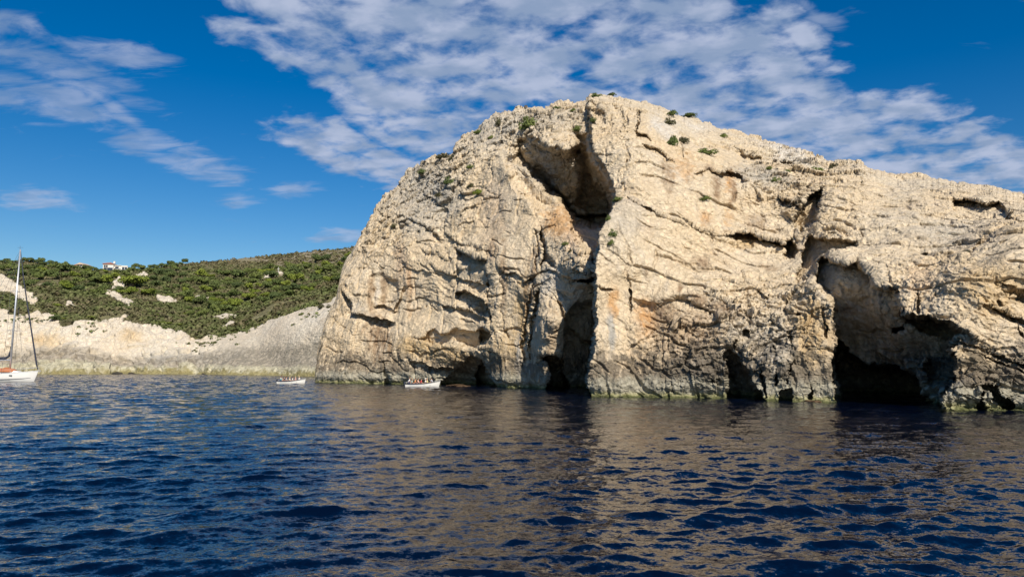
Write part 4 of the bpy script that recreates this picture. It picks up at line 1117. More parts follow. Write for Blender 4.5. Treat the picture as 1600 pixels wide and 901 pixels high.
# shrubs rooted on the cliff
SHRUBS = [
    (826, 191, 28, 20, 'mid', 'large round green shrub near the cliff top left of the summit'),
    (693, 243, 22, 9, 'dry', 'flat olive shrub on the left shoulder skyline of the cliff'),
    (707, 246, 16, 11, 'dry', 'olive brown shrub at the right end of the shoulder skyline below the step'),
    (659, 267, 13, 8, 'dark', 'small dark shrub on the left shoulder just below the skyline'),
    (702, 282, 17, 12, 'dark', 'dark round shrub in the middle of the left shoulder'),
    (735, 289, 12, 8, 'dry', 'small olive shrub directly above the bright green one on the left shoulder'),
    (748, 300, 17, 8, 'bright', 'bright green shrub on the left shoulder of the cliff'),
    (736, 260, 14, 7, 'mid', 'thin slanting green shrub right of the shoulder skyline step'),
    (685, 303, 12, 8, 'dry', 'small olive shrub below the dark round one on the left shoulder'),
    (616, 352, 14, 8, 'dry', 'low grey-green shrub low on the left flank near the cliff edge'),
    (747, 206, 14, 6, 'mid', 'small green shrub on the skyline at the step left of the summit'),
    (767, 214, 10, 6, 'mid', 'small green tuft right below the skyline step'),
    (779, 190, 9, 12, 'dry', 'dark olive shrub in a cleft on the upper left skyline'),
    (932, 149, 17, 8, 'dark', 'dark green shrub on the very summit, left one'),
    (957, 146, 14, 6, 'dark', 'dark low shrub on the very summit, right one'),
    (903, 200, 14, 9, 'mid', 'green shrub beside the dark crevice under the summit'),
    (927, 187, 10, 8, 'dark', 'small dark shrub in the shaded notch below the summit'),
    (1050, 176, 18, 9, 'dark', 'dark shrub on the skyline right of the summit'),
    (1078, 180, 24, 7, 'dark', 'low spreading dark shrub on the skyline farther right of the summit'),
    (1047, 190, 18, 11, 'dry', 'olive shrub just beneath the dark skyline shrub right of the summit'),
    (1051, 219, 18, 18, 'dark', 'tall dark green shrub on the ledge right of the white block'),
    (1068, 219, 20, 11, 'dry', 'spreading olive shrub touching the tall dark one on the ledge'),
    (1105, 237, 30, 11, 'mid', 'wide green shrub on the ledge of the upper right face'),
    (1129, 212, 14, 8, 'mid', 'small green shrub just below the right skyline'),
    (1275, 267, 26, 10, 'mid', 'wide green shrub beneath the skyline at the start of the right shoulder'),
    (1303, 257, 12, 6, 'dry', 'small olive tuft on the skyline of the right shoulder'),
    (1201, 262, 11, 6, 'mid', 'small green tuft among loose blocks of the right shoulder, upper left one'),
    (1229, 268, 13, 7, 'mid', 'small green tuft among loose blocks of the right shoulder, upper right one'),
    (1213, 280, 14, 8, 'mid', 'small green tuft among loose blocks of the right shoulder, lowest one'),
    (1101, 309, 18, 8, 'mid', 'green shrub at the left end of the pale ledge above the rock crack'),
    (966, 311, 18, 7, 'mid', 'low green shrub on top of the tall buttress'),
    (958, 364, 14, 12, 'mid', 'green shrub hanging on the left edge of the tall buttress'),
    (954, 378, 10, 9, 'mid', 'small green shrub just under another on the buttress edge'),
    (951, 340, 8, 9, 'mid', 'thin green plant at the shaded corner of the buttress'),
    (884, 380, 12, 6, 'mid', 'small green plant on the orange rock left of the shaded gully'),
    (891, 391, 7, 5, 'dry', 'tiny olive plant just below the green one on the orange rock'),
    (1508, 394, 12, 5, 'dry', 'tiny olive plant in the grey hollow at the far right'),
    (870, 168, 12, 5, 'mid', 'small green tuft on the skyline left of the summit'),
    (895, 172, 10, 6, 'mid', 'tiny green tuft just below the skyline between summit and large round shrub'),
    (1298, 262, 8, 5, 'dry', 'tiny dry tuft under the skyline tuft of the right shoulder'),
]
SHM = {k: [] for k in ('dark', 'mid', 'bright', 'dry')}
for key, mat in (('dark', LEAF_DARK), ('mid', LEAF_MID), ('bright', LEAF_BRIGHT), ('dry', LEAF_DRY)):
    for s_ in range(3):
        V, Fc = leaf_cloud(700, 1.0, 1.0, 1.0, 0.085, 50 + s_, lobes=11)
        SHM[key].append(poly_mesh('shrub', V, Fc, mat))
for n, (px, py, w, h, key, lab) in enumerate(SHRUBS):
    p = cliff_at(px, py + h * 0.35)
    sc = p.y / F
    o = link('cliff_shrub', SHM[key][n % 3], label=lab, cat='shrub', loc=p - Vector((0, 0, h * 0.12 * sc)))
    o.scale = (w * .70 * sc, w * .55 * sc, h * 1.05 * sc)
    o.rotation_euler = (0, 0, random.uniform(-.5, .5))
for n, (px, py, w, h, lab) in enumerate([(503, 481, 14, 9, 'round olive shrub on the pale whaleback rock, nearer the cliff foot'), (515, 479, 10, 7, 'smaller olive shrub on the whaleback rock right beside the cliff foot'),
                                         (472, 490, 12, 5, 'low green shrub on the smooth pale whaleback rock left of the cliff')]):
    p = hill_at(px, py + 3)
    sc = p.y / F
    o = link('coast_shrub', SHM['dry' if n < 2 else 'mid'][n % 3], label=lab, cat='shrub', loc=p)
    o.scale = (w * .55 * sc, w * .5 * sc, h * .85 * sc)

# ------------------------------------------------------------------ houses on the crest
M_WALL = weathered('white_render', (0.74, 0.70, 0.62), 0.06)
M_CREAM = weathered('cream_render', (0.66, 0.56, 0.40), 0.08)
M_TILE = weathered('roof_tiles', (0.42, 0.16, 0.09), 0.25, 5)
M_GLASS = principled('window_glass', (0.03, 0.04, 0.06), 0.08)
M_CONC = weathered('concrete', (0.45, 0.43, 0.40), 0.12)

def box(V, Fc, x0, x1, y0, y1, z0, z1):
    k = len(V)
    V += [(x0, y0, z0), (x1, y0, z0), (x1, y1, z0), (x0, y1, z0), (x0, y0, z1), (x1, y0, z1), (x1, y1, z1), (x0, y1, z1)]
    Fc += [(k, k + 3, k + 2, k + 1), (k + 4, k + 5, k + 6, k + 7), (k, k + 1, k + 5, k + 4), (k + 1, k + 2, k + 6, k + 5), (k + 2, k + 3, k + 7, k + 6), (k + 3, k, k + 4, k + 7)]
def box_obj(name, b, mat, parent, bev=0.0):
    V, Fc = [], []; box(V, Fc, *b)
    return link(name, poly_mesh(name, V, Fc, mat), parent=parent)
def hip_roof(name, x0, x1, y0, y1, z, h, mat, parent):
    cx0, cx1 = x0 + (y1 - y0) * .45, x1 - (y1 - y0) * .45
    if cx1 < cx0: cx0 = cx1 = (x0 + x1) / 2
    cy = (y0 + y1) / 2
    V = [(x0, y0, z), (x1, y0, z), (x1, y1, z), (x0, y1, z), (cx0, cy, z + h), (cx1, cy, z + h), (x0, y0, z - .2), (x1, y0, z - .2), (x1, y1, z - .2), (x0, y1, z - .2)]
    Fc = [(0, 1, 5, 4), (1, 2, 5), (2, 3, 4, 5), (3, 0, 4), (6, 9, 8, 7), (0, 6, 7, 1), (1, 7, 8, 2), (2, 8, 9, 3), (3, 9, 6, 0)]
    return link(name, poly_mesh(name, V, Fc, mat), parent=parent)
def window(parent, x, z, w, h, y):
    f = box_obj('window', (x - w / 2 - .12, x + w / 2 + .12, y - .05, y + .06, z - .12, z + h + .12), M_CONC, parent)
    box_obj('pane', (x - w / 2, x + w / 2, y - .09, y - .052, z, z + h), M_GLASS, f)
    return f

def villa():
    p = at(180, 424, 352); s = p.y / F          # metres per photo pixel
    r = link('villa', None, label='white two-storey villa with red tiled roof on the hill crest', cat='house', loc=(p.x, p.y, p.z - 1.5))
    r.rotation_euler = (0, 0, math.radians(12))
    b = lambda a: a * s
    z0 = 0.0
    box_obj('wall', (b(-18), b(-3), 0, 7, z0, 1.5 + b(11.5)), M_WALL, r)
    w2 = box_obj('wall', (b(-3) + .003, b(8), 1.0, 7.5, z0, 1.5 + b(9.5)), M_WALL, r)
    box_obj('wall', (b(8) + .003, b(17.5), 0.4, 7, z0, 1.5 + b(8)), M_WALL, r)
    rf = hip_roof('roof', b(-19), b(-2), -.5, 7.5, 1.5 + b(11.5) + .2, 1.0, M_TILE, r)
    hip_roof('roof', b(-3), b(8), .6, 8, 1.5 + b(9.5) + .2, 0.35, M_WALL, r)
    box_obj('parapet', (b(8.2), b(17.3), .3, .55, 1.5 + b(8), 1.5 + b(8) + .5), M_WALL, r)
    for x in (-15.5, -12.5): window(r, b(x), 1.5 + b(6.5), .7, .9, 0)
    for x in (-14.5, -9.5, -6): window(r, b(x), 1.5 + b(1), 1.3, 1.4, 0)
    for x in (0, 2.5): window(r, b(x), 1.5 + b(5.2), .7, .8, 1.0)
    for x in (-0.5, 4.5): window(r, b(x), 1.5 + b(1), 1.3, 1.3, 1.0)
    box_obj('balcony', (b(-2), b(7.5), -.6, 1.0 - .003, 1.5 + b(3.4), 1.5 + b(3.9)), M_WALL, r)
    for x in (11, 15): window(r, b(x), 1.5 + b(3.5), .9, 1.1, .4)
    for x in (-2.0, 2.5, 7): box_obj('pillar', (b(x), b(x) + .3, -.5, -.2, z0, 1.5 + b(3.4) - .003), M_WALL, r)
    box_obj('chimney', (b(-6), b(-6) + .7, 3, 3.7, 1.5 + b(11.5) + .7, 1.5 + b(11.5) + 1.7), M_WALL, rf)
villa()

def small_house():
    p = at(124, 419, 362); s = p.y / F
    r = link('house', None, label='small cream house with shallow roof half hidden behind crest pines', cat='house', loc=(p.x, p.y, p.z - 1.0))
    b = lambda a: a * s
    box_obj('wall', (b(-5), b(7), 0, 6, 0, 1.0 + b(6)), M_CREAM, r)
    V = [(b(-6), -.5, 1 + b(6)), (b(8), -.5, 1 + b(6)), (b(8), 6.5, 1 + b(6)), (b(-6), 6.5, 1 + b(6)), (b(1), -.5, 1 + b(9)), (b(1), 6.5, 1 + b(9))]
    link('roof', poly_mesh('roof', V, [(0, 1, 4), (1, 2, 5, 4), (2, 3, 5), (3, 0, 4, 5), (3, 2, 1, 0)], weathered('pale_tiles', (0.60, 0.45, 0.33), .15)), parent=r)
    box_obj('side_wing', (b(-10), b(-5) - .003, 1, 6, 0, 1 + b(5)), M_WALL, r)
    box_obj('wing_roof', (b(-10.5), b(-5) - .006, .6, 6.3, 1 + b(5) + .003, 1 + b(5) + .35), M_TILE, r)
    box_obj('terrace', (b(6), b(13), -2, 3, -1, 1 + b(1)), M_WALL, r)
    for x in (-1.5, 2.5): window(r, b(x), 1 + b(2.8), .8, 1.0, 0)
    for x in (-4, 0, 5): box_obj('pillar', (b(x), b(x) + .25, -1.4, -1.15, -1, 1 + b(2.5)), M_WALL, r)
small_house()

# pale monument of stacked white boulders with a post
def boulder(px, py, w, h, lab, seed, cat='boulder'):
    p = hill_at(px, py + h * .4); s = p.y / F
    bm = bmesh.new(); bmesh.ops.create_icosphere(bm, subdivisions=4, radius=1)
    co = np.array([v.co[:] for v in bm.verts])
    f1, f2, idv, tv = worley(co[None] * 1.0, 0.8, off=seed)
    d = 0.75 + fbm(co[None], 0.9, 4, off=seed)[0] * 0.5 + (idv[0] - .5) * 0.35 - sstep(.1, 0, (f2 - f1)[0]) * .08
    for v, k in zip(bm.verts, d): v.co = v.co * float(k)
    me = bpy.data.meshes.new('boulder'); bm.to_mesh(me); bm.free()
    a = me.color_attributes.new('albedo', 'FLOAT_COLOR', 'POINT')
    n = len(me.vertices); c4 = np.ones((n, 4), np.float32); c4[:, :3] = (0.60, 0.54, 0.44)
    a.data.foreach_set('color', c4.reshape(-1)); me.materials.append(COAST)
    o = link('boulder', me, label=lab, cat=cat, loc=p); o.scale = (w * .62 * s, w * .4 * s, h * .62 * s)
    return o
boulder(187, 442, 17, 17, 'upright pale rock tower standing out of the green slope', 3)
boulder(216, 433, 24, 7, 'long pale rock outcrop right of the upright rock tower', 5)
boulder(417, 429, 12, 9, 'white boulder in the wood, left of the pair', 7)
boulder(434, 427, 18, 7, 'white boulder with a thin post on it in the wood', 9)
V, Fc = [], []
pp = at(435, 424, 335)
tube(V, Fc, [(0, 0, -1.5), (0, 0, 2.0)], 0.14, 8)
post = link('post', None, label='thin pale post standing on the white boulder in the wood', cat='post', loc=pp)
link('shaft', poly_mesh('shaft', V, Fc, M_CONC), parent=post)
V, Fc = [], []; box(V, Fc, -.5, .5, -.09, .09, 1.0, 1.25)
link('crosspiece', poly_mesh('crosspiece', V, Fc, M_CONC), parent=post)

# dark half-sunken rocks at the shore
for (px, py, w, h, lab) in ((184, 581, 17, 6, 'dark rock lying in the water at the far shore'), (205, 581, 12, 5, 'smaller dark rock at the far shore right of the other'), (322, 583, 14, 3, 'low dark rock at the shore line left of the boats')):
    o = boulder(px, py, w, h, lab, px)
    q = water_at(px, 584.5); o.location = (q.x, q.y, 0.1)
    cc = o.data.color_attributes['albedo']; n = len(o.data.vertices); c4 = np.ones((n, 4), np.float32); c4[:, :3] = (0.06, 0.055, 0.045); cc.data.foreach_set('color', c4.reshape(-1))
for (px, py, w, h, lab) in ((1268, 627, 26, 5, 'reddish brown low rock ledge in the water left of the great cave'), (715, 602, 40, 5, 'low brown rock ledge awash at the foot of the cliff right of the boat')):
    o = boulder(px, 560, w, h, lab, px)
    q = water_at(px, py + 1); o.location = (q.x, q.y, 0.05); s = q.y / F; o.scale = (w * .62 * s, 1.2, h * .7 * s)
    cc = o.data.color_attributes['albedo']; n = len(o.data.vertices); c4 = np.ones((n, 4), np.float32); c4[:, :3] = (0.13, 0.085, 0.05); cc.data.foreach_set('color', c4.reshape(-1))

# ------------------------------------------------------------------ boats
M_HULL = weathered('boat_white', (0.78, 0.77, 0.74), 0.05, 2, 0.35)
M_NAVY = weathered('navy_band', (0.03, 0.035, 0.05), 0.2, 4, 0.4)
M_WOOD = weathered('boat_wood', (0.30, 0.16, 0.08), 0.2, 6, 0.45)
M_METAL = principled('mast_alloy', (0.62, 0.63, 0.65), 0.35, 0.6)
M_ROPE = principled('rigging', (0.10, 0.10, 0.11), 0.5)
M_CANVAS = weathered('rust_canvas', (0.42, 0.15, 0.06), 0.15, 3, 0.8)
M_SAIL = weathered('dark_canvas', (0.035, 0.04, 0.06), 0.2, 3, 0.8)
M_SKIN = principled('skin', (0.55, 0.33, 0.23), 0.55)
M_HAIR = principled('hair', (0.05, 0.035, 0.025), 0.6)

def loft(stations, thick, inner=True):
    """hull skin from stations: (x, half_beam, sheer z, chine beam factor, keel z)"""
    V = []; Fc = []
    prof = [(1.0, 1.0), (0.97, 0.72), (0.90, 0.45), (0.72, 0.20), (0.40, 0.06), (0.0, 0.0)]
    def ring(x, hb, zs, zk, rake, off):
        pts = []
        for sgn, seq in ((-1, prof), (1, prof[::-1][1:])):
            for (fb, fz) in seq:
                b = max(0.004, hb * fb - off); zz = zk + off + (zs - zk - off) * fz
                pts.append((x + rake * fz, sgn * b, zz))
        return pts
    nper = 11
    for (x, hb, zs, zk, rake) in stations: V += ring(x, hb, zs, zk, rake, 0)
    ns = len(stations)
    for i in range(ns - 1):
        for j in range(nper - 1):
            a = i * nper + j
            Fc.append((a, a + 1, a + nper + 1, a + nper))
    Fc.append(tuple(range(nper)))
    if inner:
        k0 = len(V)
        for (x, hb, zs, zk, rake) in stations: V += ring(min(x, stations[-1][0] - .08) + .03 * (x == stations[0][0]), hb, zs, zk, rake, thick)
        for i in range(ns - 1):
            for j in range(nper - 1):
                a = k0 + i * nper + j
                Fc.append((a, a + nper, a + nper + 1, a + 1))
            for e in (0, nper - 1):
                a = i * nper + e; b = k0 + i * nper + e
                Fc.append((a, b, b + nper, a + nper) if e == 0 else (a, a + nper, b + nper, b))
        Fc.append(tuple(k0 + t for t in range(nper))[::-1])
    return V, Fc

BOAT_ST = [(-2.3, .72, .46, -.25, -.04), (-1.6, .85, .46, -.28, 0), (-.6, .95, .48, -.30, 0), (.4, .92, .54, -.30, 0), (1.2, .74, .66, -.28, .04), (1.8, .46, .80, -.24, .12), (2.15, .20, .90, -.16, .22), (2.3, .02, .96, -.10, .28)]

def small_boat(px, py, length_px, label, yaw):
    p = water_at(px, py); s = length_px / F * p.y / 4.9
    r = link('motorboat', None, label=label, cat='boat', group='open passenger boats by the cliff', loc=p)
    r.rotation_euler = (0, 0, yaw); r.scale = (s, s, s)
    V, Fc = loft(BOAT_ST, .04)
    link('hull', poly_mesh('hull', V, Fc, M_HULL, True), parent=r)
    for side in (-1, 1):
        V, Fc = [], []
        tube(V, Fc, [(x + rk * .9 + (0.0), side * (hb + .015), zs - .05) for (x, hb, zs, zk, rk) in BOAT_ST], [.055, .055, .055, .05, .045, .04, .03, .02], 6)
        link('rubbing_strake', poly_mesh('rubbing_strake', V, Fc, M_NAVY), parent=r)
    for x in (-1.5, -.6, .3, 1.1):
        hb = float(np.interp(x, [t[0] for t in BOAT_ST], [t[1] for t in BOAT_ST])) - .05
        box_obj('bench', (x - .14, x + .14, -hb, hb, .20, .25), M_WOOD, r)
    V = [(1.75, -.40, .79), (1.75, .40, .79), (2.45, .0, .955), (1.75, -.40, .74), (1.75, .40, .74), (2.45, 0, .90)]
    link('foredeck', poly_mesh('foredeck', V, [(0, 2, 1), (3, 4, 5), (0, 1, 4, 3), (1, 2, 5, 4), (2, 0, 3, 5)], M_HULL), parent=r)
    V, Fc = [], []
    box(V, Fc, -2.62, -2.36, -.13, .13, .30, .72); box(V, Fc, -2.56, -2.44, -.05, .05, -.4, .30)
    link('outboard_motor', poly_mesh('outboard_motor', V, Fc, M_NAVY), parent=r)
    V, Fc = [], []; tube(V, Fc, [(-2.36, 0, .62), (-1.95, .1, .66)], .02, 6)
    link('tiller', poly_mesh('tiller', V, Fc, M_METAL), parent=r)
    return r, p, s

def skin_mesh(name, joints, edges, rad, mat, root=0, lev=1):
    me = bpy.data.meshes.new(name)
    me.from_pydata(joints, edges, [])
    o = bpy.data.objects.new(name, me); COL.objects.link(o)
    sk = o.modifiers.new('s', 'SKIN')
    for i, r_ in enumerate(rad):
        me.skin_vertices[0].data[i].radius = (r_, r_)
        me.skin_vertices[0].data[i].use_root = (i == root)
    sb = o.modifiers.new('u', 'SUBSURF'); sb.levels = lev; sb.render_levels = lev
    dg = bpy.context.evaluated_depsgraph_get()
    m2 = bpy.data.meshes.new_from_object(o.evaluated_get(dg))
    bpy.data.objects.remove(o)
    m2.name = name; m2.materials.clear(); m2.materials.append(mat)
    m2.polygons.foreach_set('use_smooth', np.ones(len(m2.polygons), bool))
    return m2

# seated figure: pelvis at the origin, facing +x
def seated_meshes(pose):
    lean = {'upright': 0.0, 'forward': .14, 'back': -.08}[pose]
    J = [(0, 0, 0), (.02 + lean * .3, 0, .20), (.03 + lean, 0, .42), (.04 + lean, 0, .50), (.06 + lean, 0, .56), (.07 + lean, 0, .66), (.07 + lean, 0, .76)]
    E = [(0, 1), (1, 2), (2, 3), (3, 4), (4, 5), (5, 6)]
    R = [.15, .125, .15, .06, .07, .098, .07]
    for sg in (-1, 1):
        k = len(J)
        J += [(.02 + lean, sg * .17, .42), (.10 + lean, sg * .23, .18), (.32 + lean, sg * .16, .14), (.39 + lean, sg * .13, .13)]
        R += [.062, .047, .034, .036]; E += [(2, k), (k, k + 1), (k + 1, k + 2), (k + 2, k + 3)]
        k = len(J)
        J += [(.05, sg * .10, -.02), (.44, sg * .13, .02), (.46, sg * .13, -.20), (.56, sg * .13, -.22)]
        R += [.10, .068, .046, .042]; E += [(0, k), (k, k + 1), (k + 1, k + 2), (k + 2, k + 3)]
    body = skin_mesh('person', J, E, R, M_SKIN)
    # shirt and shorts are slightly larger shells over the same joints
    JS = [(0, 0, .02), J[1], J[2], (J[3][0], 0, .46)]; ES = [(0, 1), (1, 2), (2, 3)]; RS = [.165, .145, .165, .085]
    for sg in (-1, 1):
        k = len(JS); JS += [(.02 + lean, sg * .17, .42), (.08 + lean, sg * .22, .25)]; RS += [.078, .062]; ES += [(2, k), (k, k + 1)]
    shirt = skin_mesh('shirt', JS, ES, RS, M_SKIN)
    JT = [(0, 0, 0)]; ET = []; RT = [.168]
    for sg in (-1, 1):
        k = len(JT); JT += [(.06, sg * .10, -.01), (.36, sg * .13, .02)]; RT += [.115, .085]; ET += [(0, k), (k, k + 1)]
    short = skin_mesh('shorts', JT, ET, RT, M_SKIN)
    hd = J[5]
    bm = bmesh.new(); bmesh.ops.create_icosphere(bm, subdivisions=2, radius=.118)
    for v in bm.verts:
        v.co.z *= 1.1
        if v.co.x > .045 and v.co.z < .05: v.co.x = .04
        if v.co.z < -.05: v.co.z = -.05
        v.co += Vector((hd[0] - .012, 0, hd[2] + .045))
    hair = bpy.data.meshes.new('hair'); bm.to_mesh(hair); bm.free(); hair.materials.append(M_HAIR)
    return body, shirt, short, hair
POSES = {k: seated_meshes(k) for k in ('upright', 'forward', 'back')}
CM = {}
def cloth(name, c):
    if name not in CM: CM[name] = weathered('cloth_' + name, c, .1, 6, .85)
    return CM[name]
CLOTH = {'white': (.78, .77, .74), 'turquoise': (.05, .42, .50), 'black': (.02, .02, .025), 'grey': (.35, .37, .42), 'cream': (.70, .64, .48), 'orange': (.72, .26, .10), 'red': (.62, .03, .05), 'pink': (.70, .42, .38), 'yellow': (.68, .60, .30), 'mint': (.40, .55, .50), 'navy': (.04, .05, .11), 'skin': (.55, .33, .23)}
HAIRC = {'dark': (.02, .015, .012), 'brown': (.12, .07, .04), 'fair': (.45, .34, .2), 'cap': (.75, .75, .72)}

def passenger(boat, p, s, yaw, x, y, face, pose, shirt, hair, label, z=.40):
    body, sh, st, hr = POSES[pose]
    o = link('person', body, label=label, cat='person')
    c, sn = math.cos(yaw), math.sin(yaw)
    o.location = (p.x + (x * c - y * sn) * s, p.y + (x * sn + y * c) * s, p.z + z * s)
    o.rotation_euler = (0, 0, yaw + face); o.scale = (s, s, s)
    for nm, me, mt in (('shirt', sh, cloth(shirt, CLOTH[shirt])), ('shorts', st, cloth('navy', CLOTH['navy'])), ('hair', hr, cloth('hair_' + hair, HAIRC[hair]))):
        m2 = me.copy(); m2.materials.clear(); m2.materials.append(mt)
        link(nm, m2, parent=o)

def standing_driver(p, s, yaw, x, y, shirt, label):
    pass

b, p, s = small_boat(455, 599, 44, 'white open boat with dark stripe nearest the far shore, left of the cliff foot', math.radians(-3))
for (x, y, face, pose, sh, hr, lab, z) in [
    (-1.95, .15, 0, 'forward', 'white', 'brown', 'person in white shirt sitting highest at the stern of the left boat', .62),
    (-1.60, -.42, .3, 'upright', 'turquoise', 'dark', 'person in turquoise top in the left boat', .40),
    (-1.15, -.30, .1, 'upright', 'black', 'brown', 'person in black top in the left boat', .40),
    (-.70, -.35, .2, 'back', 'grey', 'brown', 'person in grey top in the middle of the left boat', .40),
    (-.20, -.30, .0, 'upright', 'cream', 'fair', 'person in cream top in the middle of the left boat', .40),
    (.20, -.05, .2, 'upright', 'white', 'dark', 'dark-haired person in white top in the middle of the left boat', .40),
    (.85, -.20, 3.0, 'upright', 'pink', 'fair', 'person in pink top towards the bow of the left boat', .42),
    (1.35, .05, 2.8, 'back', 'white', 'fair', 'person in white top sitting nearest the bow of the left boat', .48)]:
    passenger(b, p, s, math.radians(-3), x, y, face, pose, sh, hr, lab, z)
b, p, s = small_boat(660, 604, 54, 'white open boat with dark stripe under the cliff, right one of the pair', math.radians(-2))
for (x, y, face, pose, sh, hr, lab, z) in [
    (-2.0, .05, 0, 'forward', 'white', 'brown', 'person in white shirt at the stern of the boat under the cliff', .55),
    (-1.45, -.35, .1, 'upright', 'mint', 'fair', 'person in pale green top in the boat under the cliff', .40),
    (-.98, -.35, .2, 'upright', 'orange', 'brown', 'person in orange top sitting left in the boat under the cliff', .42),
    (-.60, .20, .0, 'back', 'pink', 'dark', 'person in pink top behind the orange one in the boat under the cliff', .42),
    (-.15, -.38, .1, 'upright', 'red', 'dark', 'person in bright red top in the boat under the cliff', .40),
    (.42, -.10, .0, 'upright', 'white', 'cap', 'person in white top and white cap in the boat under the cliff', .42),
    (.75, -.25, 3.0, 'upright', 'yellow', 'fair', 'person in pale yellow top in the boat under the cliff', .44),
    (1.45, .0, 2.9, 'forward', 'grey', 'dark', 'person in grey top nearest the bow of the boat under the cliff', .50)]:
    passenger(b, p, s, math.radians(-2), x, y, face, pose, sh, hr, lab, z)

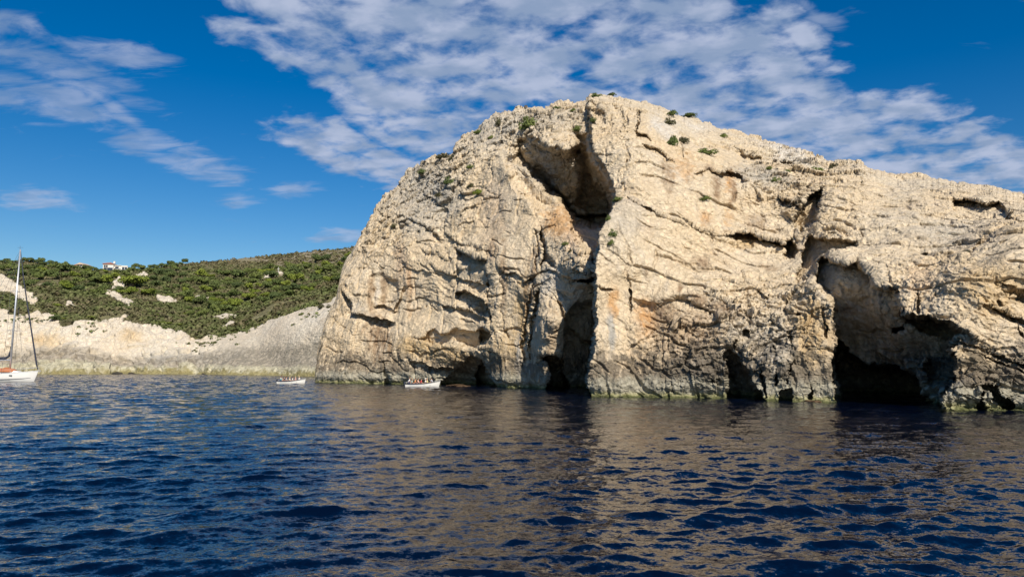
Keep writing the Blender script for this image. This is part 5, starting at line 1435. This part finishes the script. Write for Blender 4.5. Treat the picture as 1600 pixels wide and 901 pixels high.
# yacht at the left edge
def yacht():
    p = water_at(14, 596); D = p.y; s = D / F
    r = link('sailing_yacht', None, label='white sailing yacht with bare mast and rust canvas cover at the left edge', cat='sailboat', loc=p)
    r.rotation_euler = (math.radians(0.0), math.radians(0.8), math.radians(4))
    bow = 43 * s
    st = [(-10.2, 1.3, 1.25, -.1, -.3), (-8.5, 1.75, 1.28, -.35, 0), (-5.5, 2.1, 1.35, -.5, 0), (-2, 2.15, 1.45, -.55, 0), (1, 1.75, 1.62, -.5, 0), (3, 1.05, 1.80, -.4, .12), (bow - 1.1, .5, 1.93, -.3, .35), (bow - .75, .04, 2.02, -.15, .75)]
    V, Fc = loft(st, .05, False)
    hull = link('hull', poly_mesh('hull', V, Fc, M_HULL, True), parent=r)
    # deck
    V = []; Fc = []
    for (x, hb, zs, zk, rk) in st: V += [(x + rk, -hb, zs), (x + rk, 0, zs + .06), (x + rk, hb, zs)]
    for i in range(len(st) - 1):
        a = i * 3; Fc += [(a, a + 3, a + 4, a + 1), (a + 1, a + 4, a + 5, a + 2)]
    link('deck', poly_mesh('deck', V, Fc, weathered('deck', (.62, .58, .50), .08)), parent=r)
    for side in (-1, 1):
        V, Fc = [], []
        tube(V, Fc, [(x + rk, side * (hb + .01), zs + .02) for (x, hb, zs, zk, rk) in st], .045, 6)
        link('toe_rail', poly_mesh('toe_rail', V, Fc, M_METAL), parent=r)
        V, Fc = [], []
        tube(V, Fc, [(x + rk * .12, side * (hb * .915 + .02), zk + (zs - zk) * .47) for (x, hb, zs, zk, rk) in st], .05, 6)
        link('boot_stripe', poly_mesh('boot_stripe', V, Fc, M_NAVY), parent=r)
    # low coachroof
    V = [(-5.2, -1.3, 1.45), (-5.2, 1.3, 1.45), (2.2, -.7, 1.68), (2.2, .7, 1.68), (-5.0, -1.05, 1.95), (-5.0, 1.05, 1.95), (1.3, -.55, 1.98), (1.3, .55, 1.98)]
    link('coachroof', poly_mesh('coachroof', V, [(4, 6, 7, 5), (0, 2, 6, 4), (1, 5, 7, 3), (2, 3, 7, 6), (0, 4, 5, 1)], M_HULL), parent=r)
    for x in (1.0, 1.25, -1.5, -4.0):
        box_obj('hull_port', (x - .22 if x < 0 else x - .1, x + .3 if x < 0 else x + .12, -2.16 if x < 0 else -1.80, -1.9 if x < 0 else -1.62, 1.10, 1.25), M_NAVY, r)
    # rust-coloured sprayhood and cover
    bm = bmesh.new(); bmesh.ops.create_uvsphere(bm, u_segments=20, v_segments=12, radius=1)
    for v in bm.verts:
        v.co.x *= 1.9; v.co.y *= 1.15; v.co.z = max(v.co.z, 0) * .85 * (1 - .18 * math.sin(v.co.x * 2.4) ** 2)
    me = bpy.data.meshes.new('sprayhood'); bm.to_mesh(me); bm.free(); me.materials.append(M_CANVAS)
    me.polygons.foreach_set('use_smooth', np.ones(len(me.polygons), bool))
    o = link('sprayhood', me, parent=r, loc=(-.6, 0, 1.75))
    # mast, boom, rigging
    H = 24.1
    V, Fc = [], []; tube(V, Fc, [(0, 0, 1.5), (.10, 0, 12), (.22, 0, H)], [.17, .16, .12], 10)
    mast = link('mast', poly_mesh('mast', V, Fc, M_METAL, True), parent=r)
    V, Fc = [], []; tube(V, Fc, [(.15, 0, H), (.15, 0, H + .7)], .02, 5); tube(V, Fc, [(-.3, 0, H + .35), (.7, 0, H + .35)], .02, 5)
    link('wind_vane', poly_mesh('wind_vane', V, Fc, M_ROPE), parent=mast)
    for z in (9.2, 16.3):
        V, Fc = [], []; tube(V, Fc, [(-.1, -1.5, z), (.1, 0, z + .1), (-.1, 1.5, z)], .04, 5)
        link('spreader', poly_mesh('spreader', V, Fc, M_METAL), parent=mast)
    V, Fc = [], []; tube(V, Fc, [(-.1, 0, 3.9), (-6.2, 0, 3.75)], .12, 8)
    boom = link('boom', poly_mesh('boom', V, Fc, M_METAL), parent=r)
    V, Fc = [], []; tube(V, Fc, [(-.15, 0, 6.3), (-.35, 0, 4.6), (-.9, 0, 4.2), (-6.0, 0, 4.0)], [.08, .2, .26, .14], 8)
    link('stowed_sail', poly_mesh('stowed_sail', V, Fc, M_SAIL, True), parent=boom)
    bx = bow - .1
    V, Fc = [], []; tube(V, Fc, [(.3, 0, H - .3), (bx * .25, 0, H * .74 + .55), (bx * .93, 0, 3.2), (bx * .99, 0, 2.2)], [.05, .10, .15, .06], 8)
    link('furled_foresail', poly_mesh('furled_foresail', V, Fc, M_SAIL, True), parent=r)
    for (a, c_) in (((.2, 0, H - .2), (-10, 0, 1.4)), ((.15, 0, H - 1), (-.2, -1.5, 16.3)), ((.15, 0, H - 1), (-.2, 1.5, 16.3)), ((-.1, -1.5, 16.3), (-.1, -1.5, 9.2)), ((-.1, 1.5, 16.3), (-.1, 1.5, 9.2)),
                    ((-.1, -1.5, 9.2), (-.3, -2.0, 1.5)), ((-.1, 1.5, 9.2), (-.3, 2.0, 1.5)), ((.15, 0, 16), (2.4, 0, 1.8)), ((-5.8, 0, 3.9), (.1, 0, H - 1.0))):
        V, Fc = [], []; tube(V, Fc, [a, c_], .022, 5)
        link('stay', poly_mesh('stay', V, Fc, M_ROPE), parent=r)
    # guard rails
    for side in (-1, 1):
        V, Fc = [], []
        pts = [(x + rk, side * hb * .95, zs + .62) for (x, hb, zs, zk, rk) in st[:-1]] + [(bow - .05, side * .12, 2.65)]
        tube(V, Fc, pts, .02, 5)
        for (x, y, z) in pts: tube(V, Fc, [(x, y, z), (x, y, z - .62)], .02, 5)
        link('guard_rail', poly_mesh('guard_rail', V, Fc, M_METAL), parent=r)
    V, Fc = [], []
    tube(V, Fc, [(bow - .05, .12, 2.65), (bow + .1, 0, 2.6), (bow - .05, -.12, 2.65)], .025, 6); tube(V, Fc, [(bow - .3, 0, 2.0), (bow + .35, 0, 2.05)], .07, 6); tube(V, Fc, [(bow + .3, 0, 2.05), (bow + .15, 0, 1.7)], .06, 6)
    link('bow_fitting', poly_mesh('bow_fitting', V, Fc, M_METAL), parent=r)
yacht()
